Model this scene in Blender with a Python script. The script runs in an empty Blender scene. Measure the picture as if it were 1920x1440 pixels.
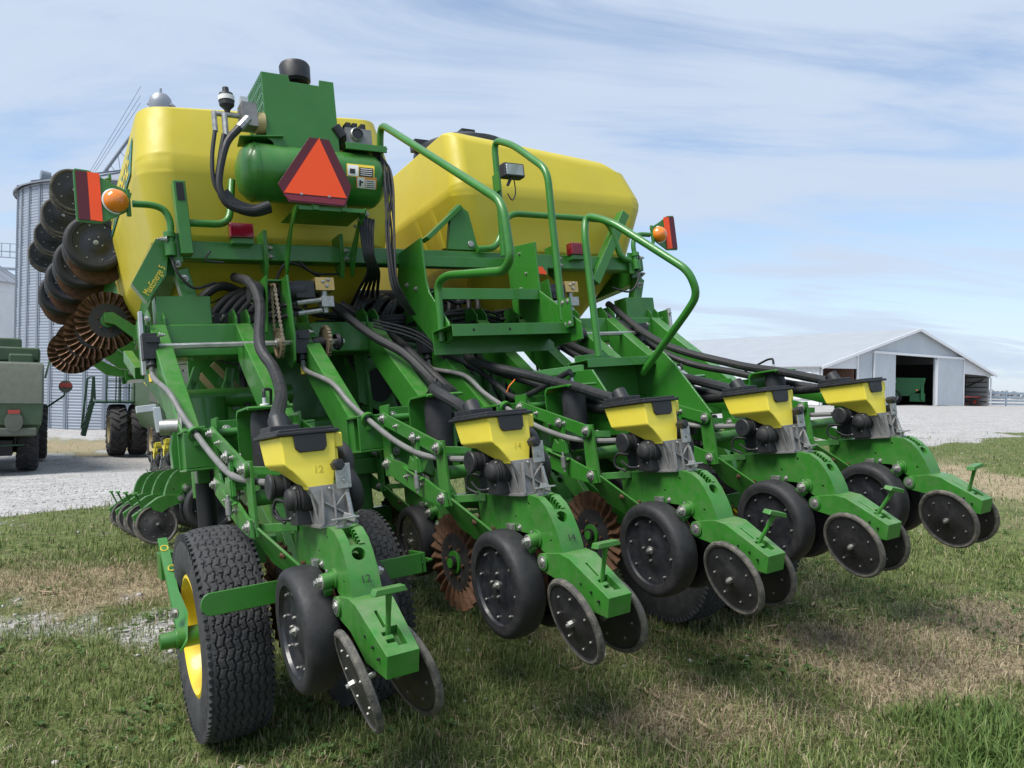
import bpy, bmesh, math, random
import numpy as np
from mathutils import Vector, Matrix
R = math.radians
random.seed(7); rng = np.random.default_rng(7)
scene = bpy.context.scene
col = scene.collection

# ------------------------------------------------------------------ camera
F_PX = 1443.0
CAMZ = 1.46
PITCH, ROLL = R(0.2), R(1.2)
c_r = Vector((1, 0, 0)); c_f = Vector((0, math.cos(PITCH), math.sin(PITCH))); c_u = c_r.cross(c_f)
cr = c_r*math.cos(ROLL) + c_u*math.sin(ROLL)
cu = -c_r*math.sin(ROLL) + c_u*math.cos(ROLL)
CW = Matrix((cr, cu, c_f))                      # rows: camera right, up, forward in world
cam_d = bpy.data.cameras.new('camera'); cam = bpy.data.objects.new('camera', cam_d); col.objects.link(cam)
cam_d.sensor_width = 36; cam_d.lens = 36*F_PX/1920; cam_d.clip_start = .05; cam_d.clip_end = 6000
m3 = Matrix((cr, cu, -c_f)).transposed()
cam.matrix_world = Matrix.Translation((0, 0, CAMZ)) @ m3.to_4x4()
scene.camera = cam
scene.render.resolution_x, scene.render.resolution_y = 1024, 768

# ------------------------------------------------------------------ sky, sun, exposure
SUN_EL, SUN_AZ = R(56), R(-128)                 # azimuth clockwise from +Y (camera forward): left and behind
w = bpy.data.worlds.new('World'); scene.world = w; w.use_nodes = True
nt = w.node_tree; nt.nodes.clear()
def wn(t, **k):
    n = nt.nodes.new(t)
    for a, v in k.items(): setattr(n, a, v)
    return n
out = wn('ShaderNodeOutputWorld'); bg = wn('ShaderNodeBackground')
sky = wn('ShaderNodeTexSky', sky_type='NISHITA', sun_disc=False, sun_elevation=SUN_EL, sun_rotation=SUN_AZ)
sky.air_density = 1.0; sky.dust_density = .4; sky.ozone_density = 2.5
bg.inputs['Strength'].default_value = 0.112
tc = wn('ShaderNodeTexCoord')
sep = wn('ShaderNodeSeparateXYZ'); nt.links.new(tc.outputs['Generated'], sep.inputs[0])
# clouds laid on a flat layer overhead: direction / (height + k)
addz = wn('ShaderNodeMath', operation='ADD'); addz.inputs[1].default_value = .28
mx = wn('ShaderNodeMath', operation='MAXIMUM'); mx.inputs[1].default_value = 0.0
nt.links.new(sep.outputs['Z'], mx.inputs[0]); nt.links.new(mx.outputs[0], addz.inputs[0])
dv = wn('ShaderNodeVectorMath', operation='DIVIDE')
cmb = wn('ShaderNodeCombineXYZ')
for i in range(3): nt.links.new(addz.outputs[0], cmb.inputs[i])
nt.links.new(tc.outputs['Generated'], dv.inputs[0]); nt.links.new(cmb.outputs[0], dv.inputs[1])
mp = wn('ShaderNodeMapping'); mp.inputs['Rotation'].default_value = (0, 0, R(28)); mp.inputs['Scale'].default_value = (.55, 2.3, 1)
mp.inputs['Location'].default_value = (2.3, 1.1, 0)
nt.links.new(dv.outputs[0], mp.inputs[0])
n1 = wn('ShaderNodeTexNoise'); n1.inputs['Scale'].default_value = 1.5; n1.inputs['Detail'].default_value = 9; n1.inputs['Roughness'].default_value = .60
n1.inputs['Distortion'].default_value = .6
nt.links.new(mp.outputs[0], n1.inputs[0])
n2 = wn('ShaderNodeTexNoise'); n2.inputs['Scale'].default_value = .9; n2.inputs['Detail'].default_value = 3
nt.links.new(dv.outputs[0], n2.inputs[0])
mul = wn('ShaderNodeMath', operation='MULTIPLY_ADD'); mul.inputs[1].default_value = .6
nt.links.new(n2.outputs[0], mul.inputs[0]); nt.links.new(n1.outputs[0], mul.inputs[2])
mrg = wn('ShaderNodeMapRange'); mrg.inputs[1].default_value = .62; mrg.inputs[2].default_value = .90; mrg.inputs[3].default_value = .22; mrg.inputs[4].default_value = .97
mrg.interpolation_type = 'SMOOTHSTEP'
nt.links.new(mul.outputs[0], mrg.inputs[0])
mixc = wn('ShaderNodeMix', data_type='RGBA'); mixc.inputs[7].default_value = (3.35, 3.95, 4.85, 1)
hz_ = wn('ShaderNodeMapRange'); hz_.inputs[1].default_value = 0; hz_.inputs[2].default_value = .30; hz_.inputs[3].default_value = .82; hz_.inputs[4].default_value = 0; nt.links.new(sep.outputs['Z'], hz_.inputs[0])
mxf = wn('ShaderNodeMath', operation='MAXIMUM'); nt.links.new(mrg.outputs[0], mxf.inputs[0]); nt.links.new(hz_.outputs[0], mxf.inputs[1])
nt.links.new(mxf.outputs[0], mixc.inputs[0]); nt.links.new(sky.outputs[0], mixc.inputs[6])
nt.links.new(mixc.outputs[2], bg.inputs[0]); nt.links.new(bg.outputs[0], out.inputs[0])

sd = bpy.data.lights.new('sun', 'SUN'); sd.energy = 3.2; sd.angle = R(30); sd.color = (1, .955, .89)
so = bpy.data.objects.new('sun', sd); col.objects.link(so)
sdir = Vector((math.sin(SUN_AZ)*math.cos(SUN_EL), math.cos(SUN_AZ)*math.cos(SUN_EL), math.sin(SUN_EL)))
so.rotation_euler = (-sdir).to_track_quat('-Z', 'Y').to_euler(); so.location = sdir*60
vs = scene.view_settings; vs.view_transform = 'Standard'; vs.look = 'None'; vs.exposure = 0.72; vs.gamma = 1
scene.render.engine = 'CYCLES'

# ------------------------------------------------------------------ planter frame (X across the rows, Y forward, Z up, origin at the camera)
MQ = np.array([[0.846781, -0.52098691, -0.10739916], [0.05719098, -0.11156433, 0.99211017], [0.52885832, 0.84624231, 0.0646748]])
WQ = np.array(CW).T @ MQ                        # planter frame -> world (rotation)
def ray(x, y): return MQ.T @ np.array([(x-960)/F_PX, (720-y)/F_PX, 1.0])
def P(x, y, X=None, Y=None, Z=None, d=None):    # photo pixel + a known plane of the machine -> point on the machine
    v = ray(x, y)
    t = X/v[0] if X is not None else Y/v[1] if Y is not None else Z/v[2] if Z is not None else d
    return Vector(v*t)
def q2w(q): return Vector(WQ @ np.array(q)) + Vector((0, 0, CAMZ))
def wray(x, y):                                 # photo pixel -> world direction (depth 1)
    return Vector(np.array(CW).T @ np.array([(x-960)/F_PX, (720-y)/F_PX, 1.0]))
def wp(x, y, depth): return wray(x, y)*depth + Vector((0, 0, CAMZ))

# ------------------------------------------------------------------ materials
MATS = {}
def mat(name, base, rough=.5, metal=0., coat=0., var=.0, var_scale=8., dust=0., dust_col=(.30, .26, .20), bump=0., bump_scale=60., spec=None, sss=0., top=0.):
    m = bpy.data.materials.new(name); m.use_nodes = True; N = m.node_tree.nodes; L = m.node_tree.links
    b = N['Principled BSDF']; b.inputs['Roughness'].default_value = rough; b.inputs['Metallic'].default_value = metal
    b.inputs['Coat Weight'].default_value = coat; b.inputs['Coat Roughness'].default_value = .12
    if spec is not None: b.inputs['Specular IOR Level'].default_value = spec
    base4 = (*base, 1)
    tcn0 = N.new('ShaderNodeTexCoord'); oi = N.new('ShaderNodeObjectInfo'); ofs = N.new('ShaderNodeVectorMath'); ofs.operation = 'MULTIPLY_ADD'; ofs.inputs[0].default_value = (7, 11, 5); ofs.inputs[1].default_value = (1, 1, 1)
    sc_ = N.new('ShaderNodeVectorMath'); sc_.operation = 'SCALE'; sc_.inputs[0].default_value = (13, 17, 11); L.new(oi.outputs['Random'], sc_.inputs['Scale'])
    tcn_ = N.new('ShaderNodeVectorMath'); tcn_.operation = 'ADD'; L.new(tcn0.outputs['Object'], tcn_.inputs[0]); L.new(sc_.outputs[0], tcn_.inputs[1])
    N.remove(ofs)
    class tcn: outputs = {'Object': tcn_.outputs[0]}
    src = None
    if var > 0 or dust > 0:
        no = N.new('ShaderNodeTexNoise'); no.inputs['Scale'].default_value = var_scale; no.inputs['Detail'].default_value = 6; no.inputs['Roughness'].default_value = .6
        L.new(tcn.outputs['Object'], no.inputs[0])
        mr = N.new('ShaderNodeMapRange'); mr.inputs[1].default_value = .3; mr.inputs[2].default_value = .7; mr.inputs[3].default_value = 1-var; mr.inputs[4].default_value = 1+var
        L.new(no.outputs[0], mr.inputs[0])
        mu = N.new('ShaderNodeVectorMath'); mu.operation = 'SCALE'; mu.inputs[0].default_value = base
        L.new(mr.outputs[0], mu.inputs['Scale']); src = mu.outputs[0]
        if dust > 0:
            n2 = N.new('ShaderNodeTexNoise'); n2.inputs['Scale'].default_value = var_scale*2.7; n2.inputs['Detail'].default_value = 8; n2.inputs['Roughness'].default_value = .7
            L.new(tcn.outputs['Object'], n2.inputs[0])
            m2 = N.new('ShaderNodeMapRange'); m2.inputs[1].default_value = .42; m2.inputs[2].default_value = .78; m2.inputs[3].default_value = 0; m2.inputs[4].default_value = dust
            L.new(n2.outputs[0], m2.inputs[0])
            mi = N.new('ShaderNodeMix'); mi.data_type = 'RGBA'; mi.inputs[7].default_value = (*dust_col, 1)
            L.new(m2.outputs[0], mi.inputs[0]); L.new(src, mi.inputs[6]); src = mi.outputs[2]
            m3_ = N.new('ShaderNodeMapRange'); m3_.inputs[1].default_value = .4; m3_.inputs[2].default_value = .75; m3_.inputs[3].default_value = rough; m3_.inputs[4].default_value = min(1, rough+.25)
            L.new(n2.outputs[0], m3_.inputs[0]); L.new(m3_.outputs[0], b.inputs['Roughness'])
    if top > 0:                                       # dust that has settled on upward faces
        gg = N.new('ShaderNodeNewGeometry'); sx = N.new('ShaderNodeSeparateXYZ'); L.new(gg.outputs['Normal'], sx.inputs[0])
        mt = N.new('ShaderNodeMapRange'); mt.inputs[1].default_value = .35; mt.inputs[2].default_value = .95; mt.inputs[3].default_value = .12; mt.inputs[4].default_value = 1.0; L.new(sx.outputs[2], mt.inputs[0])
        nt_ = N.new('ShaderNodeTexNoise'); nt_.inputs['Scale'].default_value = 14; nt_.inputs['Detail'].default_value = 8; nt_.inputs['Roughness'].default_value = .7; L.new(tcn.outputs['Object'], nt_.inputs[0])
        mt2 = N.new('ShaderNodeMapRange'); mt2.inputs[1].default_value = .35; mt2.inputs[2].default_value = .7; mt2.inputs[3].default_value = 0; mt2.inputs[4].default_value = top; L.new(nt_.outputs[0], mt2.inputs[0])
        mm = N.new('ShaderNodeMath'); mm.operation = 'MULTIPLY'; L.new(mt.outputs[0], mm.inputs[0]); L.new(mt2.outputs[0], mm.inputs[1])
        mi2 = N.new('ShaderNodeMix'); mi2.data_type = 'RGBA'; mi2.inputs[7].default_value = (.24, .235, .17, 1); L.new(mm.outputs[0], mi2.inputs[0]); L.new(src, mi2.inputs[6]); src = mi2.outputs[2]
    if src is None: b.inputs['Base Color'].default_value = base4
    else: L.new(src, b.inputs['Base Color'])
    if bump > 0:
        nb = N.new('ShaderNodeTexNoise'); nb.inputs['Scale'].default_value = bump_scale; nb.inputs['Detail'].default_value = 5
        L.new(tcn.outputs['Object'], nb.inputs[0])
        bp = N.new('ShaderNodeBump'); bp.inputs['Strength'].default_value = bump; bp.inputs['Distance'].default_value = .01
        L.new(nb.outputs[0], bp.inputs['Height']); L.new(bp.outputs[0], b.inputs['Normal'])
    MATS[name] = m; return m
mat('green', (.024, .168, .014), .34, coat=.35, var=.10, var_scale=5, dust=.16, dust_col=(.075, .14, .05), top=.30)
mat('green_worn', (.027, .178, .016), .40, coat=.2, var=.14, var_scale=9, dust=.42, dust_col=(.12, .16, .075), top=.42)
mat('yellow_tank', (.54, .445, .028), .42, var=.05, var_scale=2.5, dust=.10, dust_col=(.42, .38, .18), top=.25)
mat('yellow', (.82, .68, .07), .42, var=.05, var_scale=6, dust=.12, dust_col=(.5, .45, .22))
mat('yellow_rim', (.82, .58, .012), .35, coat=.3, var=.06, var_scale=5, dust=.15)
mat('black_plastic', (.017, .018, .021), .45, var=.15, dust=.15, dust_col=(.10, .10, .10))
mat('black_paint', (.012, .013, .018), .38, coat=.25, var=.15, dust=.16, dust_col=(.13, .125, .12))
mat('black_dark', (.008, .008, .009), .6)
mat('rubber', (.015, .0155, .018), .58, var=.25, var_scale=7, dust=.25, dust_col=(.07, .067, .064), bump=.12)
mat('rubber_rim', (.060, .058, .053), .75, var=.35, var_scale=10, dust=.8, dust_col=(.26, .23, .18), bump=.3, bump_scale=160)
mat('disc_black', (.018, .018, .020), .46, var=.3, var_scale=5, dust=.35, dust_col=(.08, .077, .073))
mat('tyre', (.030, .031, .034), .78, var=.25, var_scale=9, dust=.6, dust_col=(.09, .09, .09), bump=.3, bump_scale=90)
mat('tyre_far', (.025, .025, .027), .8, var=.25, var_scale=3, dust=.6, dust_col=(.12, .11, .10))
mat('hose', (.013, .0135, .015), .5, var=.2, var_scale=12, dust=.22, dust_col=(.08, .08, .08))
mat('hose_grey', (.17, .17, .165), .5, var=.2, var_scale=15, dust=.4, dust_col=(.12, .12, .11))
mat('zinc', (.42, .42, .40), .42, metal=.85, var=.25, var_scale=40, dust=.35, dust_col=(.16, .15, .13))
mat('steel', (.55, .56, .55), .35, metal=.9, var=.15, var_scale=12, dust=.2)
mat('galv', (.50, .53, .55), .5, metal=.4, var=.1, var_scale=8, dust=.2)
mat('alu', (.24, .24, .235), .5, metal=.45, var=.22, var_scale=16, dust=.35, dust_col=(.17, .16, .14), bump=.1)
mat('rust', (.095, .042, .019), .72, metal=.25, var=.6, var_scale=22, dust=.8, dust_col=(.13, .085, .052), bump=.35, bump_scale=120)
mat('rust_shiny', (.11, .060, .034), .33, metal=.7, var=.5, var_scale=20, dust=.6, dust_col=(.05, .025, .013), bump=.2, bump_scale=80)
mat('chain', (.36, .28, .19), .42, metal=.75, var=.4, var_scale=60, dust=.4, dust_col=(.06, .04, .03))
mat('gold', (.55, .38, .14), .35, metal=.7, var=.15)
mat('orange', (1.0, .085, .008), .5)
mat('dark_red', (.10, .008, .016), .35)
mat('retro_red', (.22, .02, .035), .3)
mat('lens_red', (.20, .006, .018), .15, coat=1)
mat('lens_amber', (.82, .22, .01), .12, coat=1)
mat('lens_clear', (.32, .36, .36), .12, coat=1)
mat('white_paint', (.72, .72, .70), .5, var=.04, dust=.1)
mat('label_yellow', (.75, .55, .05), .5)
mat('label_orange', (.75, .25, .04), .5)
mat('label_black', (.02, .02, .02), .5)
mat('decal_teal', (.05, .20, .17), .4)
mat('ochre', (.42, .34, .16), .4, var=.1)
mat('pencil', (.70, .57, .055), .5)
mat('string_orange', (.8, .2, .03), .6)

# ------------------------------------------------------------------ mesh builder
class MB:
    def __init__(s): s.v = []; s.f = []; s.m = []; s.mats = []; s.cur = 0
    def use(s, name):
        if name not in s.mats: s.mats.append(name)
        s.cur = s.mats.index(name); return s
    def add(s, vs, fs):
        o = len(s.v); s.v += [tuple(v) for v in vs]
        for f in fs: s.f.append(tuple(i+o for i in f)); s.m.append(s.cur)
    def box(s, c, size, rot=None):
        c = Vector(c); hx, hy, hz = [k/2 for k in size]
        vs = [Vector((x*hx, y*hy, z*hz)) for x in (-1, 1) for y in (-1, 1) for z in (-1, 1)]
        if rot is not None: vs = [rot @ v for v in vs]
        s.add([v+c for v in vs], [(0, 1, 3, 2), (4, 6, 7, 5), (0, 4, 5, 1), (2, 3, 7, 6), (0, 2, 6, 4), (1, 5, 7, 3)]); return s
    def bb(s, x0, x1, y0, y1, z0, z1): return s.box(((x0+x1)/2, (y0+y1)/2, (z0+z1)/2), (abs(x1-x0), abs(y1-y0), abs(z1-z0)))
    def bar(s, a, b, w, h, up=(0, 0, 1)):          # rectangular bar from a to b; w across, h along up
        a, b = Vector(a), Vector(b); d = (b-a).normalized(); up = Vector(up); x = d.cross(up)
        if x.length < 1e-4: x = d.cross(Vector((1, 0, 0)))
        x.normalize(); z = x.cross(d)
        vs = [p + x*sx*w/2 + z*sz*h/2 for p in (a, b) for sx in (-1, 1) for sz in (-1, 1)]
        s.add(vs, [(0, 1, 3, 2), (4, 6, 7, 5), (0, 4, 5, 1), (2, 3, 7, 6), (0, 2, 6, 4), (1, 5, 7, 3)]); return s
    def cyl(s, a, b, r, seg=16, r2=None):
        a, b = Vector(a), Vector(b); d = (b-a).normalized(); x = d.orthogonal().normalized(); y = d.cross(x); r2 = r if r2 is None else r2
        vs = []
        for p, rr in ((a, r), (b, r2)):
            for i in range(seg):
                t = 2*math.pi*i/seg; vs.append(p + (x*math.cos(t)+y*math.sin(t))*rr)
        fs = [(i, (i+1) % seg, seg+(i+1) % seg, seg+i) for i in range(seg)]
        fs += [tuple(range(seg))[::-1], tuple(range(seg, 2*seg))]
        s.add(vs, fs); return s
    def bolt(s, p, n, r=.012, h=.012, washer=True):
        p = Vector(p); n = Vector(n).normalized(); c = s.cur
        s.use('zinc')
        if washer: s.cyl(p-n*.002, p+n*.003, r*1.55, 12)
        s.cyl(p, p+n*h, r, 6); s.cyl(p+n*h, p+n*h*1.5, r*.55, 8)
        s.cur = c; return s
    def lathe(s, prof, o, axis, seg=32, a0=0, closed=False):   # prof: (along axis, radius)
        o = Vector(o); d = Vector(axis).normalized(); x = d.orthogonal().normalized(); y = d.cross(x); n = len(prof)
        vs = []
        for i in range(seg):
            t = 2*math.pi*i/seg + a0; e = x*math.cos(t)+y*math.sin(t)
            for (h, r) in prof: vs.append(o + d*h + e*r)
        fs = []
        m = n if closed else n-1
        for i in range(seg):
            j = (i+1) % seg
            for k in range(m):
                k2 = (k+1) % n
                fs.append((i*n+k, j*n+k, j*n+k2, i*n+k2))
        s.add(vs, fs); return s
    def tube(s, pts, r, seg=10, bend=0., caps=True, n=5):
        pts = [Vector(p) for p in pts]
        if bend > 0 and len(pts) > 2:
            o = [pts[0]]
            for i in range(1, len(pts)-1):
                a, b, c = pts[i-1], pts[i], pts[i+1]
                l1, l2 = (a-b).length, (c-b).length; k = min(bend, l1*.49, l2*.49)
                p0, p1 = b+(a-b).normalized()*k, b+(c-b).normalized()*k
                for j in range(n+1):
                    t = j/n; o.append(p0*(1-t)**2 + b*2*t*(1-t) + p1*t*t)
            o.append(pts[-1]); pts = o
        d0 = (pts[1]-pts[0]).normalized(); x = d0.orthogonal().normalized(); vs = []; N = len(pts)
        for i, p in enumerate(pts):
            d = (pts[min(i+1, N-1)]-pts[max(i-1, 0)]).normalized()
            x = (x - d*x.dot(d)).normalized(); y = d.cross(x)
            rr = r[i] if isinstance(r, (list, tuple)) else r
            for k in range(seg):
                t = 2*math.pi*k/seg; vs.append(p + (x*math.cos(t)+y*math.sin(t))*rr)
        fs = [(i*seg+k, i*seg+(k+1) % seg, (i+1)*seg+(k+1) % seg, (i+1)*seg+k) for i in range(N-1) for k in range(seg)]
        if caps: fs += [tuple(range(seg))[::-1], tuple((N-1)*seg+k for k in range(seg))]
        s.add(vs, fs); return s
    def curve(s, pts, r, seg=9, n=8, **k): return s.tube(spline(pts, n), r, seg, **k)
    def prism(s, poly, x0, x1, axes='yz'):         # polygon in a plane, extruded along the third axis
        def mk(a, b, t): return {'yz': (t, a, b), 'xz': (a, t, b), 'xy': (a, b, t)}[axes]
        n = len(poly); vs = [mk(a, b, x0) for a, b in poly] + [mk(a, b, x1) for a, b in poly]
        fs = [tuple(range(n))[::-1], tuple(range(n, 2*n))] + [(i, (i+1) % n, n+(i+1) % n, n+i) for i in range(n)]
        s.add(vs, fs); return s
    def quadplate(s, pts, th):                     # thick plate from a planar polygon of 3-D points
        pts = [Vector(p) for p in pts]; nrm = (pts[1]-pts[0]).cross(pts[2]-pts[0]).normalized()*th/2; n = len(pts)
        s.add([p-nrm for p in pts]+[p+nrm for p in pts], [tuple(range(n))[::-1], tuple(range(n, 2*n))] + [(i, (i+1) % n, n+(i+1) % n, n+i) for i in range(n)]); return s
    def hull(s, pts):
        bm = bmesh.new()
        for p in pts: bm.verts.new(p)
        bmesh.ops.convex_hull(bm, input=bm.verts); bm.verts.index_update()
        vs = [v.co.copy() for v in bm.verts]; fs = [tuple(v.index for v in f.verts) for f in bm.faces]; bm.free(); s.add(vs, fs); return s
    def mesh(s, name, off=(0, 0, 0), angle=32, fix=True):
        me = bpy.data.meshes.new(name); off = Vector(off)
        me.from_pydata([Vector(v)-off for v in s.v], [], s.f)
        for n in s.mats: me.materials.append(MATS[n])
        me.polygons.foreach_set('material_index', s.m)
        if fix:
            bm = bmesh.new(); bm.from_mesh(me); bmesh.ops.recalc_face_normals(bm, faces=bm.faces); bm.to_mesh(me); bm.free()
        me.polygons.foreach_set('use_smooth', [True]*len(me.polygons)); me.set_sharp_from_angle(angle=R(angle)); me.update()
        return me
    def build(s, name, parent=None, off=(0, 0, 0), bevel=0., angle=32, seg=2):
        o = bpy.data.objects.new(name, s.mesh(name, off, angle)); col.objects.link(o)
        if parent is not None: o.parent = parent
        if bevel > 0: add_bevel(o, bevel, seg)
        return o
def add_bevel(o, wd, seg=2):
    b = o.modifiers.new('bevel', 'BEVEL'); b.width = wd; b.segments = seg; b.limit_method = 'ANGLE'; b.angle_limit = R(35); b.harden_normals = True
def spline(pts, n=8):
    pts = [Vector(p) for p in pts]; q = [pts[0]*2-pts[1]]+pts+[pts[-1]*2-pts[-2]]; o = []
    for i in range(1, len(q)-2):
        a, b, c, d = q[i-1:i+3]
        for j in range(n):
            t = j/n; o.append(.5*((2*b)+(c-a)*t+(2*a-5*b+4*c-d)*t*t+(3*b-a-3*c+d)*t**3))
    o.append(pts[-1]); return o
def cut(o, cutters):                               # real holes: subtract the cutters from o's mesh
    objs = []
    for mb in cutters:
        c = mb.build('cutter'); objs.append(c)
        b = o.modifiers.new('b', 'BOOLEAN'); b.operation = 'DIFFERENCE'; b.object = c; b.solver = 'EXACT'
    dg = bpy.context.evaluated_depsgraph_get(); me = bpy.data.meshes.new_from_object(o.evaluated_get(dg))
    o.modifiers.clear(); old = o.data; o.data = me; me.name = old.name
    me.polygons.foreach_set('use_smooth', [True]*len(me.polygons)); me.set_sharp_from_angle(angle=R(32))
    for c in objs: bpy.data.objects.remove(c)
def empty(name, loc=(0, 0, 0)):
    o = bpy.data.objects.new(name, None); o.location = loc; col.objects.link(o); o.empty_display_size = .2; return o
def tag(o, label, cat, group=None, kind=None):
    if label: o['label'] = label
    if cat: o['category'] = cat
    if group: o['group'] = group
    if kind: o['kind'] = kind
    return o
def copy_tree(o, parent=None):
    c = o.copy(); col.objects.link(c); c.parent = parent
    for ch in list(o.children): copy_tree(ch, c)
    return c
def text_mesh(txt, name, size, mname, extrude=.0008):
    cv = bpy.data.curves.new('t', 'FONT'); cv.body = txt; cv.size = size; cv.extrude = extrude; cv.align_x = 'CENTER'; cv.align_y = 'CENTER'; cv.resolution_u = 3
    o = bpy.data.objects.new('t', cv); col.objects.link(o); bpy.context.view_layer.update()
    me = bpy.data.meshes.new_from_object(o.evaluated_get(bpy.context.evaluated_depsgraph_get()))
    bpy.data.objects.remove(o); me.name = name; me.materials.clear(); me.materials.append(MATS[mname]); return me
# ================================================================== ground
C1, C3 = q2w((.60, 3.35, -1.07)), q2w((3.06, 3.36, -1.155))
_d = Vector((C3.x-C1.x, C3.y-C1.y)); GS = (C3.z-C1.z)/_d.length; _d.normalize()
def sstep(a, b, t):
    t = np.clip((t-a)/(b-a), 0, 1); return t*t*(3-2*t)
def terrain(x, y):
    x = np.asarray(x, float); y = np.asarray(y, float)
    s = (x-C1.x)*_d.x + (y-C1.y)*_d.y
    near = C1.z + GS*6*np.tanh(s/6)
    r = np.hypot(x, y); az = np.degrees(np.arctan2(x, np.maximum(y, .01)))
    far = -1.42 + (.45+1.42)*sstep(-14, 26, az)
    k = sstep(5, 30, r)
    und = .012*np.sin(x*2.1+y*.7)+.010*np.sin(y*2.9-x*1.3)+.006*np.sin(x*6.1)*np.sin(y*5.3)
    return near*(1-k)+far*k+und
def tz(x, y): return float(terrain(x, y))
def gpt(px, py):                                       # photo pixel -> where its ray meets the ground
    d = wray(px, py); t = 3.0
    for _ in range(200):
        p = d*t; h = CAMZ+p.z-tz(p.x, p.y)
        t += h*1.0/max(.02, -d.z)*.5
        t = min(max(t, .5), 400)
    p = d*t; return (p.x, p.y)
def vnoise(x, y, sc, seed=0):                          # smooth value noise
    x = x*sc+seed*17.3; y = y*sc-seed*9.1; xi, yi = np.floor(x).astype(int), np.floor(y).astype(int); fx, fy = x-xi, y-yi
    fx, fy = fx*fx*(3-2*fx), fy*fy*(3-2*fy)
    def h(a, b):
        n = (a*374761393 + b*668265263 + seed*1442695041) & 0x7fffffff
        n = ((n ^ (n >> 13))*1274126177) & 0x7fffffff
        return ((n ^ (n >> 16)) & 0xffff)/65535.
    return (h(xi, yi)*(1-fx)+h(xi+1, yi)*fx)*(1-fy)+(h(xi, yi+1)*(1-fx)+h(xi+1, yi+1)*fx)*fy
def fbm(x, y, sc, seed=0): return (vnoise(x, y, sc, seed)*.5+vnoise(x, y, sc*2.1, seed+1)*.3+vnoise(x, y, sc*4.3, seed+2)*.2)
def seg_dist(x, y, a, b):
    ax, ay = a; bx, by = b; dx, dy = bx-ax, by-ay; t = np.clip(((x-ax)*dx+(y-ay)*dy)/(dx*dx+dy*dy), 0, 1)
    return np.hypot(x-ax-t*dx, y-ay-t*dy)
EDGE_L = [gpt(-400, 985), gpt(0, 975), gpt(120, 962), gpt(230, 940), gpt(330, 915)]
EDGE_R = [gpt(1340, 800), gpt(1560, 826), gpt(1750, 832), gpt(1920, 815), gpt(2300, 790)]
EDGE = EDGE_L + [gpt(700, 850), gpt(1000, 815)] + EDGE_R
_ea = np.array([math.atan2(p[0], p[1]) for p in EDGE]); _er = np.array([math.hypot(*p) for p in EDGE])
_o = np.argsort(_ea); _ea, _er = _ea[_o], _er[_o]
ST_A = (gpt(40, 1165), gpt(300, 1150)); ST_B = (gpt(0, 1090), gpt(330, 1095)); STRAW_R = (gpt(1660, 1240), gpt(1990, 1205)); STRAW_R2 = (gpt(1180, 1370), gpt(1560, 1350))
STRAW_F = (gpt(1750, 880), gpt(1930, 905)); LUSH = gpt(1900, 1440)
STRIP = (gpt(60, 838), gpt(230, 835))
def zones(x, y):
    az = np.arctan2(x, np.maximum(y, 1e-3)); r = np.hypot(x, y); re = np.interp(az, _ea, _er)
    wob = (fbm(x, y, .7, 3)-.5)*2.4+(fbm(x, y, 2.6, 5)-.5)*1.2
    grav = sstep(-.9, 1.0, (r-re)/np.maximum(1, re*.12)+wob)
    strip = sstep(2.0, .2, seg_dist(x, y, *STRIP)/4+wob*.9)*(x < 0); grav *= 1-.75*strip
    patch = sstep(.55, .10, seg_dist(x, y, *ST_A)/1.0+(fbm(x, y, 3.2, 8)-.5)*1.9)*.62
    patch2 = sstep(.70, .84, fbm(x, y, 1.1, 12))*.5*(r < 12)
    stone = np.maximum(patch, patch2*(x < -.5))
    straw = .55*sstep(.52, .80, fbm(x, y, 1.3, 21)+.02)
    straw = np.maximum(straw, sstep(1.0, .3, seg_dist(x, y, *STRAW_R)/1.0+(fbm(x, y, 1.6, 31)-.5)*1.2))
    straw = np.maximum(straw, .75*sstep(.42, .05, seg_dist(x, y, *STRAW_R2)+(fbm(x, y, 1.9, 35)-.5)*1.0))
    straw = np.maximum(straw, .95*sstep(2.6, .6, seg_dist(x, y, *STRAW_F)+(fbm(x, y, .8, 33)-.5)*3))
    straw = np.maximum(straw, .9*sstep(.75, .2, seg_dist(x, y, *ST_B)/1.1+(fbm(x, y, 1.5, 37)-.5)*1.0))
    lush = sstep(.52, .15, np.hypot(x-LUSH[0], y-LUSH[1])+(fbm(x, y, 2.5, 41)-.5)*.5)
    straw = np.maximum(straw, strip*.8); straw = straw*(1-lush)
    return np.clip(grav, 0, 1), np.clip(stone, 0, 1), np.clip(straw, 0, 1), lush
nr, na = 190, 300
rad = np.concatenate([[.02], np.geomspace(.35, 2500, nr-1)])
ang = np.linspace(-math.pi, math.pi, na, endpoint=False)
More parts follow.
